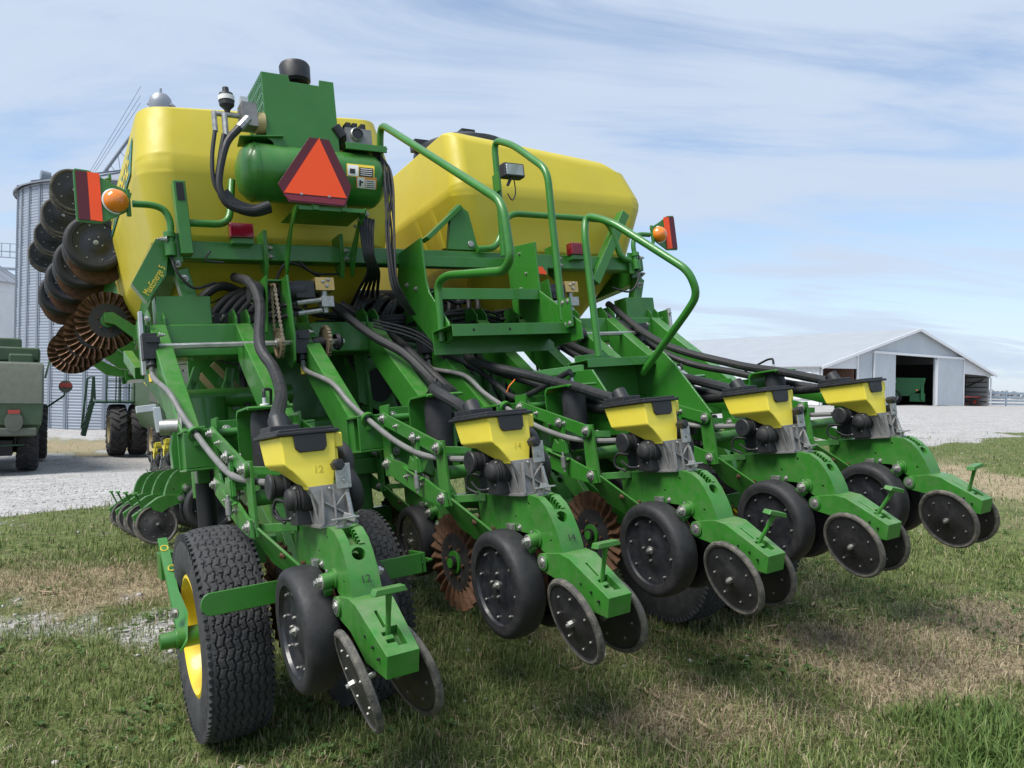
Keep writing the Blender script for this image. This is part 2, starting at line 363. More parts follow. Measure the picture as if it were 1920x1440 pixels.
# denser spokes where the camera looks
ang = np.sort(np.concatenate([np.linspace(-math.pi, -R(50), 60, endpoint=False), np.linspace(-R(50), R(50), 340, endpoint=False), np.linspace(R(50), math.pi, 60, endpoint=False)])); na = len(ang)
RR, AA = np.meshgrid(rad, ang, indexing='ij'); GX, GY = RR*np.sin(AA), RR*np.cos(AA); GZ = terrain(GX, GY)
gv = np.stack([GX, GY, GZ], -1).reshape(-1, 3)
ii, jj = np.meshgrid(np.arange(nr-1), np.arange(na), indexing='ij'); j2 = (jj+1) % na
gf = np.stack([ii*na+jj, ii*na+j2, (ii+1)*na+j2, (ii+1)*na+jj], -1).reshape(-1, 4)
def np_mesh(name, v, f, mats, colors=None, smooth=False):
    me = bpy.data.meshes.new(name); v = np.asarray(v, np.float32); f = np.asarray(f, np.int32); k = f.shape[1]
    me.vertices.add(len(v)); me.vertices.foreach_set('co', v.ravel()); me.loops.add(f.size); me.loops.foreach_set('vertex_index', f.ravel())
    me.polygons.add(len(f)); me.polygons.foreach_set('loop_start', np.arange(0, f.size, k, dtype=np.int32)); me.polygons.foreach_set('loop_total', np.full(len(f), k, np.int32))
    me.update(calc_edges=True)
    if smooth: me.polygons.foreach_set('use_smooth', np.ones(len(f), bool))
    for m in mats: me.materials.append(m)
    if colors is not None:
        a_ = me.color_attributes.new('tint', 'FLOAT_COLOR', 'POINT'); a_.data.foreach_set('color', np.concatenate([colors, np.ones((len(colors), 1))], 1).astype(np.float32).ravel())
    o = bpy.data.objects.new(name, me); col.objects.link(o); return o
gmat = bpy.data.materials.new('ground'); gmat.use_nodes = True; N = gmat.node_tree.nodes; L = gmat.node_tree.links; B = N['Principled BSDF']
B.inputs['Roughness'].default_value = .95; B.inputs['Specular IOR Level'].default_value = .15
def nn(t, **k):
    n = N.new(t)
    for a_, v_ in k.items(): setattr(n, a_, v_)
    return n
geo = nn('ShaderNodeNewGeometry')
def noise(sc, det=5, ro=.6):
    n = nn('ShaderNodeTexNoise'); n.inputs['Scale'].default_value = sc; n.inputs['Detail'].default_value = det; n.inputs['Roughness'].default_value = ro; L.new(geo.outputs['Position'], n.inputs[0]); return n.outputs[0]
def ramp(src, a_, b_, c0, c1):
    r_ = nn('ShaderNodeValToRGB'); r_.color_ramp.elements[0].position = a_; r_.color_ramp.elements[1].position = b_; r_.color_ramp.elements[0].color = (*c0, 1); r_.color_ramp.elements[1].color = (*c1, 1); L.new(src, r_.inputs[0]); return r_.outputs[0]
def mixn(fac, a_, b_):
    m_ = nn('ShaderNodeMix', data_type='RGBA'); L.new(fac, m_.inputs[0]); L.new(a_, m_.inputs[6]); L.new(b_, m_.inputs[7]); return m_.outputs[2]
def attr(nm): a_ = nn('ShaderNodeAttribute', attribute_name=nm); return a_.outputs['Fac']
def thr(src, nz, amt, lo, hi):
    m_ = nn('ShaderNodeMath', operation='MULTIPLY_ADD'); m_.inputs[1].default_value = amt; L.new(nz, m_.inputs[0]); L.new(src, m_.inputs[2])
    r_ = nn('ShaderNodeMapRange'); r_.interpolation_type = 'SMOOTHSTEP'; r_.inputs[1].default_value = lo; r_.inputs[2].default_value = hi; L.new(m_.outputs[0], r_.inputs[0]); return r_.outputs[0]
grass_c = ramp(noise(9, 8, .7), .35, .68, (.055, .075, .022), (.155, .185, .065))
straw_c = ramp(noise(26, 8, .75), .34, .68, (.15, .12, .075), (.46, .385, .25))
dirt_c = ramp(noise(30, 8, .75), .35, .68, (.06, .046, .032), (.17, .138, .10))
vor = nn('ShaderNodeTexVoronoi'); vor.inputs['Scale'].default_value = 26; L.new(geo.outputs['Position'], vor.inputs[0])
hsv = nn('ShaderNodeSeparateColor'); L.new(vor.outputs['Color'], hsv.inputs[0])
grav_c0 = ramp(hsv.outputs[0], .1, .95, (.27, .265, .26), (.55, .54, .525))
grav_l = ramp(noise(1.3, 8, .7), .36, .68, (.78, .77, .76), (1, 1, 1))
mg = nn('ShaderNodeMix', data_type='RGBA', blend_type='MULTIPLY'); mg.inputs[0].default_value = 1; L.new(grav_c0, mg.inputs[6]); L.new(grav_l, mg.inputs[7]); grav_c = mg.outputs[2]
fine = noise(45, 6, .7); mid = noise(5, 6, .65)
c = mixn(thr(attr('straw'), fine, .5, .60, 1.15), grass_c, straw_c)
c = mixn(thr(noise(3.2, 6, .7), fine, .25, .66, .84), c, dirt_c)
c = mixn(thr(attr('stone'), fine, .9, .62, 1.15), c, grav_c)
c = mixn(thr(attr('gravel'), mid, .6, .60, .95), c, grav_c)
L.new(c, B.inputs['Base Color'])
bmp = nn('ShaderNodeBump'); bmp.inputs['Strength'].default_value = .5; bmp.inputs['Distance'].default_value = .02
ad = nn('ShaderNodeMath', operation='ADD'); L.new(fine, ad.inputs[0]); L.new(vor.outputs['Distance'], ad.inputs[1]); L.new(ad.outputs[0], bmp.inputs['Height']); L.new(bmp.outputs[0], B.inputs['Normal'])
ground = np_mesh('ground', gv, gf, [gmat], smooth=True); ground['kind'] = 'structure'
zg, zs, zst, zl = zones(gv[:, 0], gv[:, 1])
for nm, dat in (('gravel', zg), ('stone', zs), ('straw', zst)):
    a_ = ground.data.attributes.new(nm, 'FLOAT', 'POINT'); a_.data.foreach_set('value', dat.astype(np.float32))

# ---------------------------------------------------------------- grass, straw, weeds, stones
vm = bpy.data.materials.new('grass_blade'); vm.use_nodes = True; b_ = vm.node_tree.nodes['Principled BSDF']; b_.inputs['Roughness'].default_value = .6; b_.inputs['Specular IOR Level'].default_value = .25
at_ = vm.node_tree.nodes.new('ShaderNodeAttribute'); at_.attribute_name = 'tint'; vm.node_tree.links.new(at_.outputs['Color'], b_.inputs['Base Color'])
tr = vm.node_tree.nodes.new('ShaderNodeBsdfTranslucent'); vm.node_tree.links.new(at_.outputs['Color'], tr.inputs['Color'])
mxs = vm.node_tree.nodes.new('ShaderNodeMixShader'); mxs.inputs[0].default_value = .3
vm.node_tree.links.new(b_.outputs[0], mxs.inputs[1]); vm.node_tree.links.new(tr.outputs[0], mxs.inputs[2]); vm.node_tree.links.new(mxs.outputs[0], vm.node_tree.nodes['Material Output'].inputs[0])
def scatter(n, r0, r1, a0=-48, a1=48, p=1.6):
    u = rng.random(n); r = (r0**(2-p)+u*(r1**(2-p)-r0**(2-p)))**(1/(2-p)); t = np.radians(rng.uniform(a0, a1, n)); return r*np.sin(t), r*np.cos(t), r
def blades(x, y, h, wd, lean, base, tipk, curl=.5):
    n = len(x); z = terrain(x, y)-.004; t = rng.uniform(0, 2*np.pi, n); d = np.stack([np.cos(t), np.sin(t), np.zeros(n)], -1); s = np.stack([-np.sin(t), np.cos(t), np.zeros(n)], -1)
    p = np.stack([x, y, z], -1); up = np.array([0, 0, 1.])
    l1 = lean[:, None]; hh = h[:, None]; w_ = wd[:, None]
    m_ = p+up*hh*.55*(1-.35*l1)+d*hh*.35*l1; e = p+up*hh*(1-.75*l1)+d*hh*l1*(1.0)
    v = np.stack([p-s*w_, p+s*w_, m_-s*w_*.75, m_+s*w_*.75, e], 1).reshape(-1, 3)
    o = np.arange(n)[:, None]*5
    f = np.concatenate([o+np.array([0, 1, 3]), o+np.array([0, 3, 2]), o+np.array([2, 3, 4])], 0)
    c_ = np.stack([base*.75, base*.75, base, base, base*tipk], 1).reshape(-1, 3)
    return v, f, c_
G1, G2, G3 = np.array([.062, .098, .026]), np.array([.15, .205, .058]), np.array([.28, .325, .125]); S1, S2 = np.array([.23, .18, .105]), np.array([.58, .49, .34])
def grass(n, r0, r1, p, hscale, wscale, keep_straw=False):
    x, y, r = scatter(n, r0, r1, p=p); g, s, st, lu = zones(x, y)
    cl = fbm(x, y, 3.2, 51); k = rng.random(n)
    ok = (k < (1-g)**1.5*(1-.85*s)*(.45+.9*cl)*(1-.62*st)+lu)
    x, y, r, st, lu, cl = x[ok], y[ok], r[ok], st[ok], lu[ok], cl[ok]; n = len(x)
    h = (rng.uniform(.018, .075, n)*(.35+1.3*cl)+lu*rng.uniform(.03, .11, n))*hscale; wd = rng.uniform(.0011, .0026, n)*wscale*(1+lu*.6); h = h*(.55+.9*fbm(x, y, 8, 81))
    k = rng.random(n)[:, None]; c0 = np.where(k < .5, G1+(G2-G1)*k*2, G2+(G3-G2)*(k-.5)*2)*(.75+.5*cl[:, None])
    dry = rng.random(n) < (.10+.25*st)*(1-lu); c0[dry] = S1+(S2-S1)*rng.random((dry.sum(), 1))*.8
    lc = np.array([.075, .16, .035]); c0 = c0*(1-lu[:, None]*.5)+lc*lu[:, None]*.5*(.6+.8*rng.random((n, 1)))
    lean = np.clip(rng.normal(.45, .22, n), .05, .95)
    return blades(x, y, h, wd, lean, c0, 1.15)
def straw(n, r0, r1, p, ws):
    x, y, r = scatter(n, r0, r1, p=p); g, s, st, lu = zones(x, y); k = rng.random(n)
    ok = k < (1-g)*(.05+.95*st)*(1-.6*s)*(1-lu); x, y, st = x[ok], y[ok], st[ok]; n = len(x)
    c0 = S1+(S2-S1)*rng.random((n, 1)); gr = rng.random(n) < .2; c0[gr] = np.array([.11, .085, .055])*rng.uniform(.6, 1.4, (gr.sum(), 1))
    return blades(x, y, rng.uniform(.03, .12, n), rng.uniform(.0009, .0022, n)*ws, np.clip(rng.normal(.93, .12, n), .5, 1.12), c0, 1.0)
def join(parts):
    V, F_, Cc = [], [], []; o = 0
    for v, f, c_ in parts: V.append(v); F_.append(f+o); Cc.append(c_); o += len(v)
    return np.concatenate(V), np.concatenate(F_), np.concatenate(Cc)
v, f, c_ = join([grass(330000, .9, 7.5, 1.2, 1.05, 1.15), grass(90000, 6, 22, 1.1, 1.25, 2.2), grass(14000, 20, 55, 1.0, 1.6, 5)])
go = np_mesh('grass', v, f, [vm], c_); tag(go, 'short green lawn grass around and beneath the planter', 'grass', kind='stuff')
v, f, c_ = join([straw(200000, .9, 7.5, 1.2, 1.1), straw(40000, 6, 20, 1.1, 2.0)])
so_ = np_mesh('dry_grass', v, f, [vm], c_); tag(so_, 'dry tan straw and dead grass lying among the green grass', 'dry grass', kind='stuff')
# broad-leaved weeds
V, F_, Cc = [], [], []; o = 0
wx, wy, wr = scatter(5200, 1.2, 8, p=1.2); g, s, st, lu = zones(wx, wy)
for i in range(len(wx)):
    if g[i] > .3 or fbm(np.array([wx[i]]), np.array([wy[i]]), 1.3, 61)[0] < .52: continue
    z0 = tz(wx[i], wy[i]); k = rng.integers(4, 9); cc = np.array([.075, .14, .04])*rng.uniform(.6, 1.5)
    for j in range(k):
        t = 2*math.pi*j/k+rng.uniform(-.4, .4); l = rng.uniform(.008, .028)*(1.6 if i % 29 == 0 else 1); d = np.array([math.cos(t), math.sin(t), 0]); sd_ = np.array([-d[1], d[0], 0]); p0 = np.array([wx[i], wy[i], z0+.01]); up_ = rng.uniform(.2, .7)
        prof = [(0, .08), (.35, .32), (.65, .38), (.9, .2), (1, .02)]; b0 = o; vv = []
        for (a_, w_) in prof:
            c0 = p0+d*l*a_+np.array([0, 0, 1])*l*up_*math.sin(a_*2.2); vv += [c0-sd_*l*w_+np.array([0, 0, .004]), c0, c0+sd_*l*w_+np.array([0, 0, .004])]
        V += vv; Cc += [cc*rng.uniform(.85, 1.15)]*len(vv)
        for a_ in range(4):
            for b2 in range(2): q0 = b0+a_*3+b2; F_.append((q0, q0+1, q0+4, q0+3))
        o += len(vv)
wo = np_mesh('weeds', np.array(V), np.array(F_), [vm], np.array(Cc)); tag(wo, 'small broad-leaved green weeds scattered in the grass', 'weeds', kind='stuff')
# husks and leaf litter, bottom right
V, F_, Cc = [], [], []; o = 0
lx, ly, lr = scatter(420, 1.3, 8, -40, 46, 1.2); g, s, st, lu = zones(lx, ly)
for i in range(len(lx)):
    if rng.random() > .25+.75*st[i] or g[i] > .5: continue
    t = rng.uniform(0, 6.28); l = rng.uniform(.02, .07); w_ = l*rng.uniform(.10, .22); d = np.array([math.cos(t), math.sin(t), 0]); sd_ = np.array([-d[1], d[0], 0]); p0 = np.array([lx[i], ly[i], tz(lx[i], ly[i])+.018]); cc = np.array([.42, .33, .22])*rng.uniform(.6, 1.25); cv = rng.uniform(.1, .5)
    vv = []
    for a_ in (-1, -.4, .3, 1):
        c0 = p0+d*l*a_+np.array([0, 0, cv*l*a_*a_*.5]); ww = w_*(1-a_*a_*.7); vv += [c0-sd_*ww+np.array([0, 0, ww*.6]), c0, c0+sd_*ww+np.array([0, 0, ww*.6])]
    V += vv; Cc += [cc]*12
    for a_ in range(3):
        for b2 in range(2): q0 = o+a_*3+b2; F_.append((q0, q0+1, q0+4, q0+3))
    o += 12
ho = np_mesh('corn_husk_litter', np.array(V), np.array(F_), [vm], np.array(Cc)); tag(ho, 'pale corn husk scraps and leaf litter on the grass', 'litter', kind='stuff')
# loose white stones
sm = mat('stone', (.40, .39, .37), .85, var=.35, var_scale=20, dust=.3, dust_col=(.25, .22, .18))
ico = np.array([(0, 0, 1), (.89, 0, .45), (.28, .85, .45), (-.72, .53, .45), (-.72, -.53, .45), (.28, -.85, .45), (.72, .53, -.45), (-.28, .85, -.45), (-.89, 0, -.45), (-.28, -.85, -.45), (.72, -.53, -.45), (0, 0, -1)])
icf = np.array([(0, 1, 2), (0, 2, 3), (0, 3, 4), (0, 4, 5), (0, 5, 1), (1, 6, 2), (2, 7, 3), (3, 8, 4), (4, 9, 5), (5, 10, 1), (6, 7, 2), (7, 8, 3), (8, 9, 4), (9, 10, 5), (10, 6, 1), (6, 11, 7), (7, 11, 8), (8, 11, 9), (9, 11, 10), (10, 11, 6)])
def stones(n, r0, r1, p, a0, a1, s0, s1, fn):
    x, y, r = scatter(n, r0, r1, a0, a1, p); g, s, st, lu = zones(x, y); ok = rng.random(n) < fn(g, s, st); x, y, r = x[ok], y[ok], r[ok]; n = len(x)
    sc = rng.uniform(s0, s1, (n, 1, 1))*rng.uniform(.6, 1.3, (n, 1, 3)); sc[:, :, 2] *= .7
    v = ico[None]*sc*rng.uniform(.75, 1.2, (n, 12, 1)); t = rng.uniform(0, 6.28, n); ca, sa = np.cos(t)[:, None], np.sin(t)[:, None]
    v = np.stack([v[..., 0]*ca-v[..., 1]*sa, v[..., 0]*sa+v[..., 1]*ca, v[..., 2]], -1)+np.stack([x, y, terrain(x, y)+.003], -1)[:, None]
    return v.reshape(-1, 3), (icf[None]+np.arange(n)[:, None, None]*12).reshape(-1, 3), np.zeros((n*12, 3))
v, f, c_ = join([stones(16000, 2.0, 9, 1.0, -46, 20, .005, .017, lambda g, s, st: .95*s**1.5+.012), stones(22000, 6, 26, 1.0, -40, 44, .008, .022, lambda g, s, st: .8*g+.006)])
ro = np_mesh('gravel_stones', v, f, [sm]); tag(ro, 'loose white gravel stones in the dirt and on the yard', 'gravel', kind='stuff')
# ================================================================== yard behind: bins, combines, shed
def wavemat(name, base, axis, scale, amt, rough=.5, metal=0., bump=.4, var=.06):
    m = mat(name, base, rough, metal, var=var, var_scale=.6, dust=.0)
    N_, L_ = m.node_tree.nodes, m.node_tree.links; tcn = N_.new('ShaderNodeTexCoord'); wv = N_.new('ShaderNodeTexWave'); wv.bands_direction = axis; wv.inputs['Scale'].default_value = scale; wv.inputs['Distortion'].default_value = 0
    L_.new(tcn.outputs['Object'], wv.inputs[0]); bp = N_.new('ShaderNodeBump'); bp.inputs['Strength'].default_value = bump; bp.inputs['Distance'].default_value = amt; L_.new(wv.outputs['Fac'], bp.inputs['Height']); L_.new(bp.outputs[0], N_['Principled BSDF'].inputs['Normal']); return m
wavemat('bin_wall', (.30, .335, .385), 'Z', 1.9, .06, .45, .35)
mat('bin_rib', (.20, .23, .27), .5, .3, var=.1, var_scale=.5)
mat('bin_roof', (.30, .32, .35), .45, .4, var=.1, var_scale=.5)
wavemat('bin_white', (.66, .67, .68), 'Z', 1.9, .04, .5, .1)
wavemat('shed_white', (.70, .72, .74), 'X', 1.05, .05, .5, bump=.8)
wavemat('shed_side', (.70, .72, .74), 'Y', 1.05, .05, .5, bump=.8)
wavemat('shed_white_shaded', (.50, .54, .57), 'X', 1.05, .05, .5, bump=.9)  # white sheeting again, its colour darkened and blued for the less lit gable
wavemat('shed_roof', (.40, .42, .44), 'Y', .8, .04, .4, .3, bump=.5)
mat('trim_white', (.74, .75, .76), .5); mat('rust_wall', (.22, .12, .085), .7, var=.25, var_scale=1.5); mat('wood_dark', (.05, .045, .04), .8); mat('inner_wall', (.42, .42, .41), .6, .2)
mat('combine_green', (.042, .085, .036), .5, var=.12, var_scale=1.2, dust=.35, dust_col=(.16, .16, .12)); mat('combine_grey', (.085, .10, .075), .6, var=.12, dust=.3, dust_col=(.2, .19, .16)); mat('dark_green', (.010, .050, .018), .45, var=.15)
mat('red_paint', (.35, .045, .03), .5); mat('cart_green', (.012, .14, .035), .45, var=.1); mat('glass_dark', (.03, .045, .045), .1, coat=.5); mat('fence_metal', (.30, .36, .42), .5, .4, var=.1); mat('rim_tan', (.36, .29, .14), .6, var=.1, dust=.3)
# ---------------------------------------------------------------- grain bins
def bin_(name, px_c, depth, rad_, z_eave, roof, wall_m, ribs, label, cap=True):
    c = wp(px_c, 700, depth); z0 = tz(c.x, c.y); e = empty(name, (c.x, c.y, z0)); tag(e, label, 'grain bin')
    H = z_eave-z0; b = MB().use(wall_m); n = 12; pr = []
    for i in range(n): pr += [(H*i/n, rad_-.012), (H*(i+1)/n-.02, rad_+.012)]
    b.lathe(pr, (0, 0, 0), (0, 0, 1), 120); w_ = b.build('wall', e, angle=20)
    b = MB().use('bin_roof'); b.lathe([(H-.10, rad_+.28), (H-.02, rad_+.30), (H+roof, .8), (H+roof, .001)], (0, 0, 0), (0, 0, 1), 48); rf = b.build('roof', e, angle=5)
    for i in range(24):
        a_ = 2*math.pi*i/24; b = MB().use('bin_rib') if i == 0 else None
        if i == 0:
            b.bar((0, rad_+.25, H+.03), (0, .85, H+roof+.03), .10, .10); rm = b.mesh('roof_rib')
        o = bpy.data.objects.new('roof_rib', rm); col.objects.link(o); o.parent = rf; o.rotation_euler = (0, 0, a_)
    if ribs:
        b = MB().use('bin_rib'); b.bb(-.08, .08, rad_, rad_+.07, 0, H-.15); b.use('bin_wall').bb(-.16, .16, rad_-.01, rad_+.03, 0, H-.2); rm = b.mesh('stiffener')
        for i in range(ribs):
            o = bpy.data.objects.new('stiffener', rm); col.objects.link(o); o.parent = e; o.rotation_euler = (0, 0, 2*math.pi*(i+.37)/ribs)
    if cap:
        for a_ in (3.95,):
            b = MB().use('bin_rib'); rr = rad_*.80; zz = H+roof*.2; p = Vector((rr*math.sin(a_), rr*math.cos(a_), zz)); b.cyl(p, p+Vector((0, 0, .45)), .25, 12); b.cyl(p+Vector((0, 0, .45)), p+Vector((math.sin(a_)*.5, math.cos(a_)*.5, .48)), .28, 12); b.build('roof_vent', e)
    return e
bin_('grain_bin', 281, 50, 7.4, 12.45, 2.5, 'bin_wall', 43, 'tall corrugated steel grain bin with vertical ribs behind the combines')
bin_('grain_bin', -95, 82, 7.2, 11.3, 4.4, 'bin_white', 0, 'white grain bin at the left edge, partly behind the ribbed steel bin')
# catwalk over the far bin and the sloping conveyor
b = MB().use('bin_rib'); a0, a1 = wp(-60, 478, 72), wp(34, 484, 72)
for dz in (0, .55): b.bar(a0+Vector((0, 0, dz)), a1+Vector((0, 0, dz)), .08, .08)
for i in range(7): p = a0.lerp(a1, i/6); b.bar(p, p+Vector((0, 0, 1.3)), .05, .05)
b.bar(a0+Vector((0, 0, 1.3)), a1+Vector((0, 0, 1.3)), .05, .05); b.bar(wp(-60, 500, 72), wp(34, 505, 72), .1, .25)
tag(b.build('catwalk'), 'thin steel catwalk crossing above the white bin roof', 'catwalk')
cv = MB().use('bin_rib'); a0, a1 = wp(150, 385, 60), wp(275, 215, 60); cv.cyl(a0, a1, .13, 12); co = cv.build('conveyor'); tag(co, 'sloping grain conveyor tube with stay wires beside the yellow tank', 'conveyor')
b = MB().use('bin_rib')
for t in (.15, .3, .45, .6, .75):
    p = a0.lerp(a1, t); b.bar(p, p+Vector((.9, 0, -1.1)), .05, .05); b.bar(p+Vector((.9, 0, -1.1)), a0.lerp(a1, t+.12), .04, .04)
b.bar(a0.lerp(a1, .05)+Vector((.9, 0, -1.1)), a0.lerp(a1, .9)+Vector((.9, 0, -1.1)), .06, .06)
for dz in (.9, 1.5, 2.2): b.tube([a0.lerp(a1, .02)+Vector((-.3, 0, dz*.4)), a1+Vector((-.5, 0, dz))], .018, 5)
b.build('truss', co)
c = wp(296, 400, 62); lt = empty('elevator_leg', (c.x, c.y, tz(c.x, c.y))); tag(lt, 'grain elevator leg whose domed head shows above the left yellow tank', 'elevator leg')
hz = wp(296, 197, 62).z-lt.location.z
b = MB().use('bin_roof').bb(-.5, .5, -.4, .4, 0, hz-.1); b.build('shaft', lt, bevel=.03)
b = MB().use('bin_roof'); b.lathe([(-.4, .80), (.1, .90), (.55, .80), (.85, .55), (.92, .001)], (0, 0, hz), (0, 0, 1), 12); b.cyl((0, 0, hz+.8), (0, 0, hz+1.35), .10, 8); b.bb(-.95, 1.1, -.3, .3, hz-.06, hz+.06); b.build('head', lt)
# ---------------------------------------------------------------- combines
def lug_tyre(name):
    b = MB().use('tyre_far'); b.lathe([(-.24, .52), (-.28, .62), (-.29, .75), (-.26, .87), (-.20, .90), (.20, .90), (.26, .87), (.29, .75), (.28, .62), (.24, .52)], (0, 0, 0), (1, 0, 0), 48)
    for i in range(20):
        for s in (-1, 1):
            t0 = 2*math.pi*(i+(.5 if s > 0 else 0))/20; pts = []
            vs = []
            for (x, dt, h) in ((.0, .20, .95), (.13, .12, .952), (.24, .02, .935), (.29, -.03, .80)):
                for dd in (-.045, .045):
                    t = t0+dt+dd; rr = .86 if x < .28 else .72
                    vs += [(s*x, rr*math.cos(t), rr*math.sin(t)), (s*(x+(.015 if x > .2 else 0)), h*math.cos(t), h*math.sin(t))]
            fs = []
            for k in range(3): o = k*4; fs += [(o+1, o+3, o+7, o+5), (o, o+1, o+5, o+4), (o+2, o+6, o+7, o+3)]
            fs += [(0, 2, 3, 1), (12, 13, 15, 14)]; b.add(vs, fs)
    return b.mesh(name, angle=30)
def far_rim(name):
    b = MB().use('rim_tan'); b.lathe([(-.25, .54), (-.26, .50), (-.22, .48), (-.12, .44), (-.02, .40), (0, .2), (-.08, .16), (-.08, .001)], (0, 0, 0), (1, 0, 0), 32); b.lathe([(.25, .54), (.26, .5), (.1, .44), (0, .2)], (0, 0, 0), (1, 0, 0), 32); return b.mesh(name)
LT, LR = lug_tyre('tyre'), far_rim('rim')
def combine(label, x, y, yaw, group):
    e = empty('combine_harvester', (x, y, tz(x, y)+.02)); e.rotation_euler = (0, 0, yaw); tag(e, label, 'combine', group)
    b = MB().use('combine_green'); pts = []
    for (z, y0, y1, hx) in ((.95, -1.5, 4.2, 1.45), (1.25, -2.05, 4.4, 1.60), (1.75, -2.1, 4.4, 1.62), (2.35, -1.9, 4.4, 1.60)): pts += [(-hx, y0, z), (hx, y0, z), (-hx, y1, z), (hx, y1, z)]
    b.hull(pts); b.build('body', e, bevel=.10, seg=4)
    b = MB().use('combine_grey'); pts = []
    for (z, y0, y1, hx) in ((2.30, -1.97, -.4, 1.62), (2.62, -1.80, -.4, 1.63), (2.66, -1.6, -.4, 1.55), (1.72, -2.14, -.4, 1.635)): pts += [(-hx, y0, z), (hx, y0, z), (-hx, y1, z), (hx, y1, z)]
    b.hull(pts); b.build('rear_hood', e, bevel=.08, seg=4)
    b = MB().use('combine_grey')
    b.bb(-1.5, 1.5, -2.16, -2.0, 1.0, 1.18); b.build('rear_bumper', e, bevel=.04)
    for s in (-1, 1):
        b = MB().use('red_paint'); b.bb(s*.95-.14, s*.95+.14, -2.20, -2.10, 1.50, 1.58); b.build('reflector', e)
        b = MB().use('combine_grey'); b.lathe([(0, .001), (0, .2), (-.06, .22), (-.07, .001)], (s*.95, -2.13, 1.32), (0, 1, 0), 24); o = b.build('lamp_pod', e)
        b = MB().use('combine_green'); b.bb(s*1.05-.3, s*1.05+.3, -.9, 2.4, 2.6, 2.86); b.build('engine_cover', e, bevel=.05)
        b = MB().use('combine_green'); b.quadplate([(s*1.66, -1.2, 2.3), (s*1.66, .6, 2.3), (s*1.85, .6, 3.15), (s*1.85, -.9, 3.05)], .05); b.build('tank_extension', e, bevel=.01)
    b = MB().use('combine_green'); b.bb(-1.5, 1.5, .4, 2.6, 2.7, 3.05); b.bb(-.9, .9, 4.4, 5.6, 1.7, 3.4); b.build('grain_tank', e, bevel=.05)
    b = MB().use('black_dark'); b.bb(-.9, .9, -1.3, 3.2, .55, 1.0); b.cyl((-1.2, 0, .66), (1.2, 0, .66), .12, 14); b.cyl((-1.7, 3.7, .95), (1.7, 3.7, .95), .2, 14)
    for x_ in (-.5, 0, .5): b.bar((x_, -1.5, .95), (x_, -1.2, .5), .05, .05)
    b.build('axle', e, bevel=.02)
    b = MB().use('dark_green'); b.bb(-1.0, -.2, -1.75, -1.2, .45, .75); b.bar((-.2, -1.8, .85), (1.2, -1.8, .90), .05, .05); b.build('drawbar', e, bevel=.02)
    for (wx_, wy_, sc, ws, yw) in ((-1.25, 0, .84, .95, 0), (1.25, 0, .84, .95, 0), (-1.45, 3.7, 1, 1, 0), (-2.15, 3.7, 1, 1, 0), (1.45, 3.7, 1, 1, 0)):
        o = bpy.data.objects.new('wheel', LT); col.objects.link(o); o.parent = e; o.location = (wx_, wy_, .95*sc-.01); o.scale = (ws, sc, sc); o.rotation_euler = (0, 0, 0 if wx_ < 0 else math.pi)
        r_ = bpy.data.objects.new('rim', LR); col.objects.link(r_); r_.parent = o
    b = MB().use('dark_green')                                # ladder and platform, left side
    b.bb(-2.9, -1.6, 3.2, 4.6, 1.93, 2.0)
    pf = b.build('platform', e, bevel=.01)
    for (x0, y0, x1_, y1) in ((-2.1, 3.2, -1.65, 3.2), (-2.55, 3.2, -2.15, 3.2), (-2.15, 4.2, -1.7, 4.2)):
        b = MB().use('dark_green').tube([(x0, y0, 2.0), (x0, y0, 3.0), (x1_, y1, 3.0), (x1_, y1, 2.0)], .022, 8, bend=.12); b.bar((x0, y0, 2.5), (x1_, y1, 2.5), .03, .03); b.bar((x0, y0, 2.75), (x1_, y1, 2.75), .03, .03); b.build('railing', pf)
    b = MB().use('dark_green'); 
    for y0 in (3.25, 3.75): b.bar((-2.95, y0, 2.9), (-3.0, y0, 2.0), .04, .05); b.bar((-2.98, y0, 2.0), (-3.25, y0, .75), .05, .14); b.tube([(-2.9, y0, 2.05), (-2.95, y0-.03, 2.9), (-3.15, y0-.03, 2.85), (-3.3, y0-.03, 1.0)], .02, 7, bend=.1)
    for i in range(5): t = i/4; b.bar((-2.99-.25*t, 3.25, 1.9-1.1*t), (-2.99-.25*t, 3.75, 1.9-1.1*t), .16, .04)
    b.build('ladder', pf)
    b = MB().use('glass_dark'); b.bb(-1.75, -1.6, 4.5, 4.62, 2.85, 3.2); b.use('dark_green').bar((-1.6, 4.5, 3.1), (-.9, 4.6, 3.2), .04, .04); b.build('mirror', e, bevel=.02)
    b = MB().use('yellow'); b.quadplate([(-1.66, -1.4, 2.0), (-1.66, 1.5, 2.35), (-1.66, 1.5, 2.45), (-1.66, -1.4, 2.06)], .02); b.build('stripe', e)
    for ch in e.children:
        if ch.name.split('.')[0] in ('body', 'rear_hood', 'rear_bumper', 'reflector', 'lamp_pod', 'engine_cover', 'tank_extension', 'grain_tank', 'stripe'): ch.scale = (1, 1, 1.24); ch.location = (0, 0, -.07)
    return e
yaw = R(31)
c1 = combine('dusty green combine seen from behind at the left edge of the photo', -15.65, 22.6, yaw, 'combines parked on the gravel yard')
c2 = combine('green combine with dual front wheels and a boarding ladder, behind the left row units', -10.8, 26.6, R(33), 'combines parked on the gravel yard')
